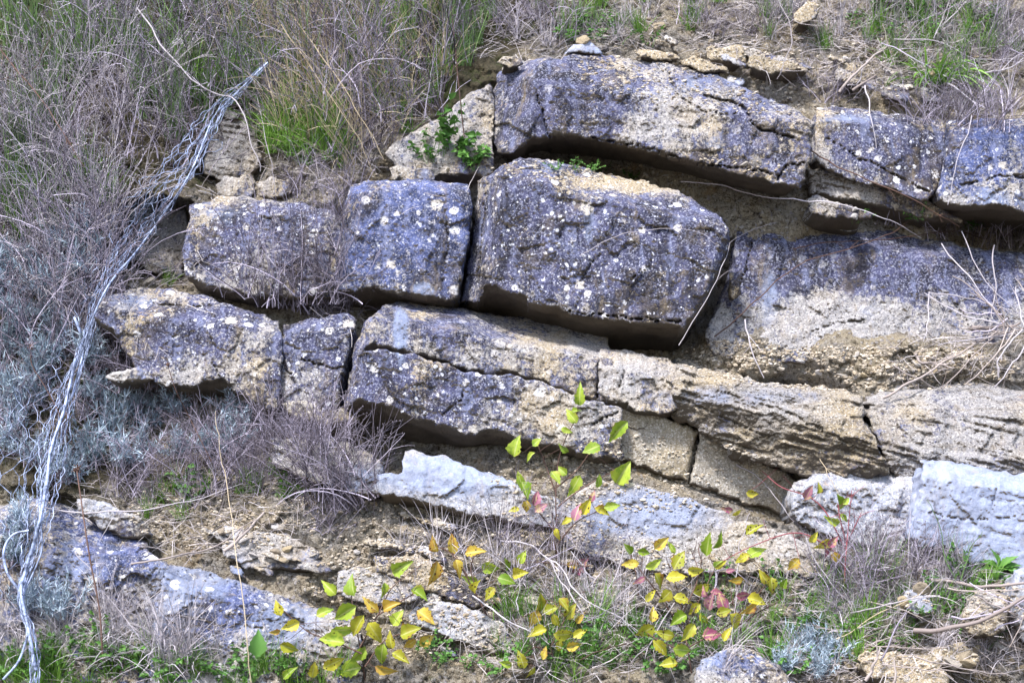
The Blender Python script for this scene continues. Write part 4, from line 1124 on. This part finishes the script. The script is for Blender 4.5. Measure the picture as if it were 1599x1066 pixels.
sapling('sapling with large yellow green leaves at lower centre left',
  [[(570, 1060), (562, 1010), (553, 960), (545, 905)], [(562, 1010), (590, 960), (610, 920), (632, 900)], [(565, 1020), (520, 1000), (480, 985), (440, 950)], [(590, 960), (640, 930), (665, 915)], [(570, 1040), (600, 1000), (640, 985)]],
  [(549, 915, 42, 100, G), (515, 918, 36, 120, G), (626, 885, 40, 35, G), (640, 928, 48, 20, G), (655, 925, 34, 340, G), (600, 920, 34, 250, G), (540, 955, 44, 200, G), (505, 955, 36, 30, G), (560, 975, 40, 250, Y), (585, 985, 44, 300, Y), (620, 965, 42, 60, G), (535, 985, 44, 340, G), (520, 1000, 44, 190, G), (610, 1000, 38, 90, Y), (640, 985, 40, 30, Y), (560, 1020, 40, 210, G), (595, 1020, 40, 280, G), (625, 1025, 36, 320, Y), (435, 950, 34, 110, Y), (455, 975, 32, 200, Y), (480, 990, 34, 30, G), (450, 1010, 32, 350, Y), (450, 1050, 34, 60, G), (490, 1045, 38, 80, Y), (545, 1045, 44, 180, G), (520, 1035, 40, 20, Y), (660, 880, 0.1, 0, Y), (580, 945, 38, 140, A_), (665, 960, 34, 350, A_), (430, 985, 24, 200, A_), (610, 945, 34, 30, A_), (640, 1005, 40, 250, A_), (665, 1000, 30, 10, A_), (600, 1045, 36, 330, A_)])
sapling('thin shoot with amber and yellow leaves in front of the brown slab',
  [[(760, 960), (745, 930), (720, 880), (700, 855)], [(745, 930), (710, 870), (680, 850)], [(745, 920), (735, 890), (742, 862)]],
  [(678, 850, 34, 90, A_), (707, 850, 36, 100, A_), (680, 893, 40, 280, A_), (716, 885, 40, 300, A_), (741, 860, 34, 20, A_), (765, 885, 34, 340, G), (790, 880, 24, 90, G), (816, 870, 32, 80, G), (735, 905, 26, 160, G), (790, 903, 34, 350, G), (745, 915, 28, 60, Y), (765, 925, 26, 230, Y), (812, 895, 26, 20, Y)])
sapling('low yellow spotted sapling left of the bottom middle',
  [[(870, 1060), (860, 1010), (850, 960), (845, 930)], [(860, 1010), (885, 960), (900, 935)], [(860, 1020), (835, 1010), (810, 1030)]],
  [(842, 940, 34, 90, Y), (860, 950, 34, 20, Y), (880, 942, 34, 340, Y), (835, 965, 32, 250, A_), (868, 968, 34, 300, Y), (890, 955, 34, 40, Y), (840, 985, 30, 190, Y), (880, 992, 38, 350, Y), (905, 988, 34, 20, Y), (815, 1030, 32, 100, Y), (830, 1050, 32, 260, Y), (875, 1010, 30, 280, Y), (895, 1008, 34, 10, A_), (790, 1035, 28, 170, G), (905, 965, 28, 80, A_), (850, 1020, 28, 60, A_)])
sapling('bushy yellow leaved sapling in front of the stained slab',
  [[(1080, 1050), (1070, 990), (1060, 930), (1040, 870)], [(1070, 990), (1030, 930), (1000, 890), (980, 860)], [(1070, 980), (1100, 920), (1120, 880)], [(1065, 960), (1090, 900), (1080, 860)], [(1075, 1010), (1130, 980), (1160, 960)], [(1075, 1020), (1030, 1000), (1000, 980)]],
  [(980, 856, 28, 120, G), (1005, 862, 32, 340, G), (1032, 848, 42, 35, A_), (985, 880, 30, 190, A_), (1000, 905, 30, 200, K), (1030, 905, 34, 300, Y), (1055, 900, 36, 20, Y), (1060, 875, 36, 60, Y), (1085, 890, 34, 340, Y), (1105, 860, 32, 80, Y), (1125, 880, 34, 20, Y), (1040, 930, 34, 220, Y), (1065, 935, 36, 340, Y), (1095, 920, 34, 40, Y), (1120, 925, 30, 350, K), (1085, 950, 36, 250, Y), (1060, 965, 36, 190, G), (1100, 965, 34, 300, Y), (1130, 955, 34, 10, Y), (1150, 970, 34, 330, Y), (1075, 985, 34, 230, Y), (1040, 990, 34, 170, Y), (1010, 985, 34, 210, Y), (1110, 990, 30, 20, K), (1135, 990, 32, 60, Y), (1030, 1010, 36, 300, Y), (1065, 1015, 36, 350, G), (1100, 1010, 36, 320, Y), (1020, 960, 28, 90, A_), (1015, 930, 30, 30, Y), (1050, 855, 26, 120, G), (1080, 925, 26, 120, G), (1020, 880, 30, 20, G), (1045, 1035, 34, 200, Y), (1085, 1040, 34, 340, Y)])
sapling('shoot with crimson and yellow leaves beside the pointed stalks',
  [[(1165, 1010), (1150, 960), (1140, 920)], [(1150, 960), (1190, 920), (1200, 895)], [(1155, 975), (1185, 955), (1215, 940)]],
  [(1110, 938, 34, 60, K), (1128, 940, 34, 90, K), (1100, 925, 24, 140, K), (1160, 930, 34, 20, K), (1192, 900, 36, 110, Y), (1205, 912, 30, 290, Y), (1180, 935, 30, 350, Y), (1225, 910, 26, 60, G), (1120, 880, 26, 60, G), (1140, 890, 24, 20, K), (1150, 905, 24, 200, A_), (1170, 950, 30, 200, A_), (1105, 850, 40, 70, G), (1122, 845, 34, 30, G), (1180, 860, 40, 55, G), (1175, 825, 38, 60, Y), (1150, 800, 24, 20, Y), (1170, 785, 26, 80, Y), (1160, 870, 30, 200, Y)])
sapling('upright stem with one bright lime leaf pair against the grey fractured block',
  [[(1318, 930), (1320, 880), (1324, 830), (1330, 765)], [(1322, 860), (1290, 800), (1262, 775), (1220, 760), (1190, 735)], [(1322, 850), (1312, 810), (1308, 785)], [(1318, 870), (1250, 832), (1180, 850), (1120, 880)], [(1322, 850), (1345, 800)]],
  [(1308, 782, 34, 80, G), (1300, 812, 30, 170, G), (1318, 808, 26, 330, G), (1322, 782, 24, 30, G), (1262, 768, 36, 80, K), (1278, 762, 24, 60, Y), (1135, 795, 30, 200, K), (1292, 858, 36, 250, K), (1285, 850, 30, 200, Y), (1300, 845, 26, 60, K), (1305, 870, 30, 280, A_), (1240, 880, 26, 200, A_), (1270, 838, 26, 60, Y), (1175, 770, 26, 30, Y), (1205, 780, 20, 70, A_)], 'redstem')

# ---- loose stems, canes and sticks: each one a thing ----
def cane(pts, r, mat, label, name='dead_stalk', cat='stem', lift=.03, group=None, r1=None, twigs=0):
    c3 = curve3(pts, lift); r = r * .72 if r < .004 else r * .9
    ii = np.arange(len(c3)); sc_ = random.random() * 99
    c3 = c3 + np.stack([perlin(ii * .23, sc_, k, 500) for k in range(3)], 1) * .009 + np.stack([perlin(ii * .6, sc_, k, 501) for k in range(3)], 1) * .003
    if not twigs and len(pts) > 2: twigs = random.randint(0, 2)
    mb = MB(); mb.tube(c3, r, r * .5 if r1 is None else r1, 6 if r > .002 else 4, random.uniform(.1, .9))
    for k in range(twigs):
        i = random.randint(2, len(c3) - 3)
        d = c3[i + 1] - c3[i - 1]; d = d / np.linalg.norm(d) + np.array([random.gauss(0, .5), random.gauss(-.1, .2), random.gauss(.1, .5)])
        mb.tube(arc(c3[i], d, random.uniform(.02, .06), .3, 4, .1), r * .5, r * .3, 3)
    org = c3[0]
    V_ = np.concatenate(mb.v)
    o = mesh_obj(name, V_, mb.f, PM[mat], None, {'tint': mb.t}, org)
    tag(o, label, cat, group); return o
def headed(pts, head, label, r=.0018, lift=.08):
    root = empty('dead_flower', P(*pts[0], D0(*pts[0]) - .05)); tag(root, label, 'dead plant')
    c3 = curve3(pts, lift); mb = MB(); mb.tube(c3, r, r * .6, 5)
    child_build(mb, 'stem', PM['bark'], root)
    hb = MB(); e = c3[-1]
    for k in range(40):
        a = random.random() * 6.28; q = e + np.array([math.cos(a), math.sin(a), 0]) * random.random() * head + np.array([0, 0, random.uniform(-.2, 1.3) * head])
        hb.tube(np.array([e, (e + q) / 2 + [0, 0, .003], q]), .0007, .0005, 3); hb.lump(q, .0022)
    child_build(hb, 'seed_head', PM['bark'], root)
headed([(112, 690), (90, 640), (68, 600), (50, 570), (48, 545)], .010, 'dark dried flower head on a curved stalk left of the wire bundle')
headed([(105, 690), (104, 650), (105, 610), (106, 596)], .006, 'small dark seed head standing against the wire bundle')
headed([(160, 1020), (155, 950), (140, 870), (128, 790), (120, 735)], .012, 'tall dark red stalk in front of the lower left lichen rock', .0026)
headed([(725, 215), (718, 150), (712, 90), (706, 25), (702, -20)], .014, 'tall brown seed stalk rising above the rocks at top centre', .0018)
headed([(330, 720), (300, 660), (275, 610), (262, 570)], .004, 'thin forked dark stalk in front of the wedge shaped block', .0016)
cane([(1268, 235), (1310, 262), (1400, 300), (1465, 335), (1500, 352)], .0030, 'bark', 'dark bramble stem running down across the right end of the top bed', 'bramble', 'bramble', .03, twigs=4)
cane([(1115, 525), (1180, 470), (1230, 425), (1300, 395), (1380, 370), (1420, 345)], .0026, 'bark', 'dark thin bramble stem rising diagonally over the broad rock face', 'bramble', 'bramble', .035, twigs=3)
cane([(1240, 390), (1300, 380), (1400, 372), (1480, 362), (1540, 372)], .0022, 'bark', 'dark stem lying along the top of the broad rock face', 'bramble', 'bramble', .03, twigs=3)
cane([(1060, 540), (1100, 470), (1130, 410), (1150, 370), (1210, 350)], .0018, 'pale', 'pale stem arching across the right corner of the biggest block')
cane([(905, 400), (960, 370), (1020, 358), (1080, 360), (1125, 385)], .0014, 'pale', 'thin pale stem arching over the face of the biggest block')
cane([(1060, 286), (1120, 290), (1180, 306), (1250, 312), (1330, 325), (1400, 350), (1440, 372)], .0026, 'pale', 'long pale stem lying along the ledge under the top bed')
cane([(1380, 620), (1440, 590), (1500, 550), (1560, 515)], .0040, 'stick', 'longest grey stick leaning on the debris at the right')
cane([(1395, 570), (1460, 605)], .0030, 'stick', 'short straight stick lying on the debris shelf')
cane([(1163, 500), (1172, 540), (1192, 588)], .0030, 'pale', 'pale bent stick standing against the buff part of the broad rock face')
cane([(1450, 455), (1448, 500), (1446, 535)], .0026, 'pale', 'upright pale stalk in front of the broad rock face')
cane([(1450, 456), (1510, 465), (1560, 480), (1610, 495)], .0022, 'pale', 'pale stalk reaching right from the top of the upright stalk')
cane([(1555, 380), (1552, 440), (1548, 500), (1545, 540)], .0030, 'pale', 'long vertical pale stalk near the right edge of the broad rock face')
cane([(1470, 380), (1510, 430), (1550, 480), (1590, 520)], .0026, 'pale', 'pale stalk slanting down over the dark part of the broad face')
cane([(1500, 360), (1540, 440), (1600, 500)], .0022, 'pale', 'second pale stalk slanting to the right edge')
cane([(1585, 515), (1550, 560), (1510, 600)], .0036, 'stick', 'blue grey stick in the heap at the right edge')
cane([(1575, 510), (1545, 580)], .0030, 'stick', 'short dark stick in the heap at the right edge')
cane([(1560, 520), (1530, 545), (1480, 600), (1470, 605)], .0030, 'stick', 'lower stick of the heap at the right edge')
for k in range(16):
    u0, v0 = 1600 + random.uniform(-40, 30), 505 + random.gauss(0, 22); a_ = math.radians(random.uniform(95, 250)); L_ = random.uniform(50, 140)
    cane([(u0, v0), (u0 + math.cos(a_) * L_ * .5 + random.gauss(0, 6), v0 - math.sin(a_) * L_ * .5 + random.gauss(0, 6)), (u0 + math.cos(a_) * L_, v0 - math.sin(a_) * L_)], random.uniform(.0018, .0036), random.choice(['pale', 'stick', 'stick', 'twig']),
         'thin dead stem in the tangle fanning out at the right edge above the debris shelf', group='tangle of stems at the right edge', lift=random.uniform(.03, .09), twigs=2)
for k in range(22):
    u0, v0 = random.uniform(1260, 1620), random.uniform(880, 1050); a_ = random.gauss(.25, .5); L_ = random.uniform(50, 150)
    cane([(u0, v0), (u0 + math.cos(a_) * L_ * .5, v0 - math.sin(a_) * L_ * .5 + random.gauss(0, 6)), (u0 + math.cos(a_) * L_, v0 - math.sin(a_) * L_)], random.uniform(.002, .004), random.choice(['pale', 'stick', 'twig']),
         'dead twig lying in the litter at the lower right', group='twigs in the lower right litter', lift=random.uniform(.01, .05), twigs=2)
for k in range(16):
    u0, v0 = random.uniform(1300, 1600), random.uniform(20, 150); a_ = random.gauss(.0, .8); L_ = random.uniform(50, 140)
    cane([(u0, v0), (u0 + math.cos(a_) * L_ * .5, v0 - math.sin(a_) * L_ * .5 + random.gauss(0, 6)), (u0 + math.cos(a_) * L_, v0 - math.sin(a_) * L_)], random.uniform(.0018, .0034), random.choice(['pale', 'stick', 'twig']),
         'dead twig lying on the bank at the upper right', group='twigs on the upper right bank', lift=random.uniform(.01, .05), twigs=2)
for k in range(16):
    u0, v0 = random.uniform(700, 1120), random.uniform(880, 1060); a_ = random.gauss(.9, .9); L_ = random.uniform(50, 130)
    cane([(u0, v0), (u0 + math.cos(a_) * L_ * .5, v0 - math.sin(a_) * L_ * .5 + random.gauss(0, 6)), (u0 + math.cos(a_) * L_, v0 - math.sin(a_) * L_)], random.uniform(.0014, .003), random.choice(['pale', 'bark', 'twig']),
         'thin dead twig among the autumn saplings at the bottom', group='twigs among the saplings', lift=random.uniform(.01, .06), twigs=2)
cane([(1520, 515), (1560, 508), (1590, 505)], .0055, 'stick', 'thick curved pale root on top of the stick heap', 'root', 'root')
cane([(1430, 553), (1438, 565), (1465, 568), (1490, 575)], .0045, 'stick', 'pale curled root piece on the debris shelf', 'root', 'root')
cane([(1452, 905), (1520, 912), (1600, 908), (1640, 905)], .0050, 'stick', 'pale brown stick lying level under the pale blue block')
cane([(1430, 985), (1500, 978), (1560, 955), (1620, 925)], .0070, 'stick', 'thick grey branch slanting up to the right edge at the bottom', 'branch', 'branch', .05)
cane([(1480, 918), (1560, 922), (1630, 915)], .0030, 'stick', 'thin stick just below the level pale brown stick')
cane([(1070, 1000), (1110, 965), (1150, 935)], .0045, 'stick', 'grey stick leaning up to the right among the crimson leaves')
cane([(1350, 1062), (1365, 1035), (1374, 1010)], .0045, 'stick', 'dark stick standing in front of the broad yellowish stone')
cane([(1396, 1066), (1398, 1030)], .0040, 'stick', 'short peg like stick in front of the broad yellowish stone')
cane([(1560, 1000), (1600, 1015), (1640, 1020)], .0035, 'stick', 'short twig at the right edge beside the standing stone')
cane([(1150, 725), (1185, 745), (1210, 775), (1240, 815)], .0024, 'pale', 'pale curved grass stalk hanging before the shaded tan slab')
cane([(1280, 715), (1295, 745), (1320, 790)], .0016, 'straw', 'pale thin stalk reaching up to the shale overhang')
cane([(1145, 965), (1152, 890), (1160, 840), (1170, 800)], .0022, 'pale', 'upright pale stalk behind the crimson leaves')
cane([(1255, 840), (1285, 900), (1330, 945)], .0022, 'pale', 'pale stalk bending down to the litter beside the red stem')
cane([(1345, 930), (1352, 880), (1363, 840)], .0022, 'pale', 'pale stalk standing in the litter right of the red stem')
cane([(1300, 1000), (1370, 960), (1440, 925)], .0022, 'straw', 'straw stalk lying across the litter below the pale blue block')
cane([(735, 930), (800, 970), (850, 1000), (880, 1015)], .0028, 'pale', 'pale fallen stem slanting down left of the yellow spotted sapling')
cane([(780, 840), (830, 855), (870, 880), (900, 920), (960, 960), (1000, 1000)], .0032, 'pale', 'grey arching stem sweeping down behind the bushy yellow sapling')
cane([(1055, 940), (1015, 1000), (985, 1035)], .0026, 'pale', 'pale straight stem slanting left through the bushy sapling')
cane([(390, 1066), (385, 980), (370, 880), (358, 780), (344, 700), (338, 640)], .0022, 'straw', 'long yellow brown stalk in front of the lower left rocks', lift=.12)
cane([(120, 860), (150, 900), (170, 960)], .0020, 'pale', 'thin pale stalk at the lower left before the lichen rock')
cane([(50, 790), (150, 800), (260, 790), (380, 755)], .0026, 'pale', 'pale stem lying level above the lower left lichen rock')
cane([(205, 880), (270, 870), (340, 850), (400, 810)], .0035, 'stick', 'grey stick slanting up from the pale topped block')
cane([(350, 860), (385, 830), (410, 800)], .0060, 'stick', 'short pinkish branch piece above the flat buff rock', 'branch', 'branch')
cane([(400, 150), (420, 230), (425, 300), (410, 290)], .0018, 'pale', 'pale looping stem hanging beside the crumbling rock column')
cane([(215, 10), (260, 80), (320, 140), (370, 160), (395, 230), (408, 270)], .0036, 'pale', 'long pale stem crossing the scrub above the wire bundle', lift=.12)
cane([(-10, 60), (40, 130), (90, 190), (130, 260)], .0036, 'bark', 'dark leafless branch at the upper left edge', 'branch', 'branch', .16, twigs=5)
cane([(-10, 130), (50, 110), (80, 60), (120, 20)], .0030, 'bark', 'dark branch rising to the top at the upper left corner', 'branch', 'branch', .16, twigs=5)
cane([(460, 30), (520, 110), (570, 190), (600, 250)], .0024, 'straw', 'long straw stalk bending down to the flat stone', lift=.1)
cane([(440, 40), (500, 130), (560, 215), (580, 265)], .0022, 'straw', 'straw stalk beside the long bending one above the rocks', lift=.1)
cane([(1215, -5), (1238, 60), (1225, 100), (1215, 125)], .0026, 'pale', 'pale stalk hanging over the soil bank at the top')
cane([(1310, 145), (1345, 105), (1385, 70)], .0050, 'stick', 'grey stick leaning on the soil bank at the upper right')
cane([(1330, 140), (1365, 118)], .0050, 'stick', 'short broken stick beside the leaning grey stick')
cane([(1395, 60), (1460, 65), (1520, 90), (1600, 100)], .0030, 'pale', 'pale stem lying over the green clump at the upper right')
cane([(1480, 130), (1530, 165), (1560, 180)], .0035, 'pale', 'pale stick under the broad bladed green clump')
cane([(1520, 180), (1500, 240), (1480, 320)], .0020, 'pale', 'pale straight stalk in front of the right block of the top bed')
# green single blades near the lower right block
for pts, l in (([(1492, 905), (1475, 860), (1458, 800), (1452, 778)], 'single dark green blade in front of the pale blue block'),
               ([(1500, 905), (1515, 860), (1533, 828)], 'thin dark green blade right of the single long blade')):
    cane(pts, .0022, 'olive', l, 'grass_stalk', 'grass', .05, r1=.0006)
# broad leaves lying at the lower left and right
mb = MB()
for k in range(7):
    mb.leaf((0, 0, 0), (math.cos(k * .9), -.4, math.sin(k * .9) * .4 + .2), (0, -.7, .7), .055, .022)
o = mb.build('leafy_rosette', PM['sprig']); o.location = hit(1560, 885)[0]; tag(o, 'green rosette of narrow leaves at the foot of the pale blue block', 'weed')
mb = MB(); mb.leaf((0, 0, 0), (.1, -.1, 1), (.3, -1, 0), .065, .04); mb.tube(np.array([[0, 0, -.05], [0, 0, -.02], [0, 0, 0]]), .001)
o = mb.build('round_leaf_weed', PM['sprig']); o.location = Vector(P(400, 1026, 3.68)); tag(o, 'single glossy green leaf on a stalk at the bottom left', 'weed')

# ---- loose stones: each one a thing ----
def stone_mat(name, a, b):
    t = NT(name); tc = t.n('ShaderNodeTexCoord').outputs['Object']
    c = t.mix(t.n('ShaderNodeObjectInfo').outputs['Random'], a, b)
    c = t.mix(t.ss(t.noise(tc, 45, 6, .7), .45, .65, 0, .6), c, tuple(x * .55 for x in a))
    t.put(t.b.inputs['Base Color'], c); t.b.inputs['Roughness'].default_value = .9
    bp = t.n('ShaderNodeBump'); bp.inputs['Distance'].default_value = .004; t.put(bp.inputs['Height'], t.noise(tc, 90, 6, .7)); t.put(t.b.inputs['Normal'], bp.outputs[0])
    return t.m
SM = [stone_mat('pale loose stone', (.62, .60, .62), (.42, .37, .30)), stone_mat('buff loose stone', (.50, .41, .27), (.34, .29, .24))]
from mathutils import noise as mnoise
def stone_proto(seed, mat):
    import bmesh
    bm = bmesh.new(); bmesh.ops.create_icosphere(bm, subdivisions=3, radius=1)
    r = random.Random(seed)
    pl = [(Vector([r.gauss(0, 1) for _ in range(3)]).normalized(), r.uniform(.5, .85)) for _ in range(9)]
    for v in bm.verts:
        for n_, d_ in pl:
            s = v.co.dot(n_) - d_
            if s > 0: v.co -= n_ * s * .93
        v.co += v.co.normalized() * mnoise.noise(v.co * 3 + Vector((seed, 0, 0))) * .10
    me = bpy.data.meshes.new('stone'); bm.to_mesh(me); bm.free(); me.materials.append(mat)
    o = bpy.data.objects.new('loose_stone', me); C.objects.link(o); return o
SP = [stone_proto(k, SM[k % 2]) for k in range(10)]
sused = set()
def stones(n, region, label, group, r=(.006, .016)):
    for _ in range(n):
        cu, cv, ru, rv = random.choices(region, weights=[q[2] * q[3] for q in region])[0]
        a = random.random() * 6.283; q = math.sqrt(random.random())
        u, v = cu + ru * q * math.cos(a), cv + rv * q * math.sin(a)
        loc, nor = hit(u, v)
        if nor.z < -.1: continue
        pr = random.choice(SP); o = pr if pr.name not in sused else pr.copy()
        if pr.name in sused: C.objects.link(o)
        sused.add(pr.name)
        s = random.uniform(*r) * (1 if random.random() < .8 else 1.5)
        o.location = loc; o.scale = (s * random.uniform(.8, 1.5), s * random.uniform(.8, 1.3), s * random.uniform(.35, .8))
        o.rotation_euler = (random.uniform(.2, .9), random.uniform(-.3, .3), random.random() * 6.28)
        tag(o, label, 'stone', group)
stones(58, [(1420, 580, 150, 32), (1230, 580, 90, 22)], 'small pale stone on the debris shelf below the broad rock face', 'stones on the debris shelf', (.005, .013))
stones(70, [(1480, 980, 110, 70), (1300, 970, 110, 70), (1540, 1040, 60, 25)], 'pale stone in the rubble at the lower right foot of the bank', 'stones in the lower right rubble', (.008, .019))
stones(40, [(1430, 60, 150, 55), (1000, 50, 150, 25), (1400, 130, 60, 25)], 'pale stone lying on the bank above the top bed', 'stones above the top bed', (.007, .017))
stones(36, [(1050, 265, 140, 16), (690, 262, 70, 16), (1350, 335, 120, 14)], 'small stone on the ledge under the top bed', 'stones on the upper ledge', (.005, .011))
stones(40, [(650, 850, 120, 50), (900, 930, 120, 50), (1150, 900, 90, 40)], 'small stone in the crumbled clay of the lower bank', 'stones in the lower clay', (.005, .013))
stones(30, [(430, 860, 90, 40), (300, 830, 60, 20), (260, 445, 60, 12)], 'small pale stone on a ledge at the left', 'stones on the left ledges', (.006, .013))

# ---- what nobody could count: clay crumbs and plant litter ----
g = MB()
reg = [(1350, 575, 240, 36, 3200), (1350, 960, 260, 100, 2200), (800, 920, 320, 120, 3000), (1000, 740, 240, 60, 1200), (1000, 265, 240, 20, 400), (1250, 110, 350, 70, 1800), (600, 840, 120, 60, 600), (350, 800, 150, 60, 1300), (480, 250, 120, 60, 200), (1150, 560, 90, 30, 600)]
for cu, cv, ru, rv, n in reg:
    for _ in range(n):
        a = random.random() * 6.283; q = math.sqrt(random.random())
        loc, nor = hit(cu + ru * q * math.cos(a), cv + rv * q * math.sin(a))
        if nor.z < 0: continue
        g.lump(loc, random.uniform(.0018, .0052) * (1 if random.random() < .9 else 1.6), (1.2, 1, .6))
o = g.build('gravel', plant_material('clay crumbs', (.24, .19, .13), (.66, .61, .55), rough=.95), None, None, False)
tag(o, 'loose clay crumbs and grit spread over the ledges of the bank', 'gravel', None, 'stuff')
g = MB()
reg = [(1350, 980, 270, 90, 2600), (900, 980, 250, 80, 900), (200, 1010, 260, 70, 1200), (1350, 60, 280, 80, 2000), (850, 50, 180, 50, 600), (500, 200, 180, 90, 700), (1500, 560, 110, 60, 250), (300, 800, 200, 70, 500), (150, 400, 200, 330, 1500), (350, 100, 350, 110, 1200), (530, 480, 40, 50, 120), (640, 300, 100, 40, 60)]
for cu, cv, ru, rv, n in reg:
    for _ in range(n):
        a = random.random() * 6.283; q = math.sqrt(random.random())
        loc, nor = hit(cu + ru * q * math.cos(a), cv + rv * q * math.sin(a))
        if hit.rock and random.random() < .85: continue
        b = np.array(loc) + np.array([0, -.004, .004])
        d = np.array([random.gauss(0, 1), random.gauss(-.1, .35), random.gauss(0, .55)])
        g.tube(arc(b, d, random.uniform(.02, .10), random.uniform(-.3, .8), 5, .10), random.uniform(.0006, .0014), .0004, 3)
o = g.build('dead_grass_litter', plant_material('dead grass litter', (.16, .13, .13), (.72, .68, .72)))
tag(o, 'matted dead grass and twig litter lying over the bank', 'litter', None, 'stuff')
for l in PR.values():
    for p in l:
        if p.name not in used:
            for ch in list(p.children): bpy.data.objects.remove(ch)
            bpy.data.objects.remove(p)
for p in SP:
    if p.name not in sused: bpy.data.objects.remove(p)
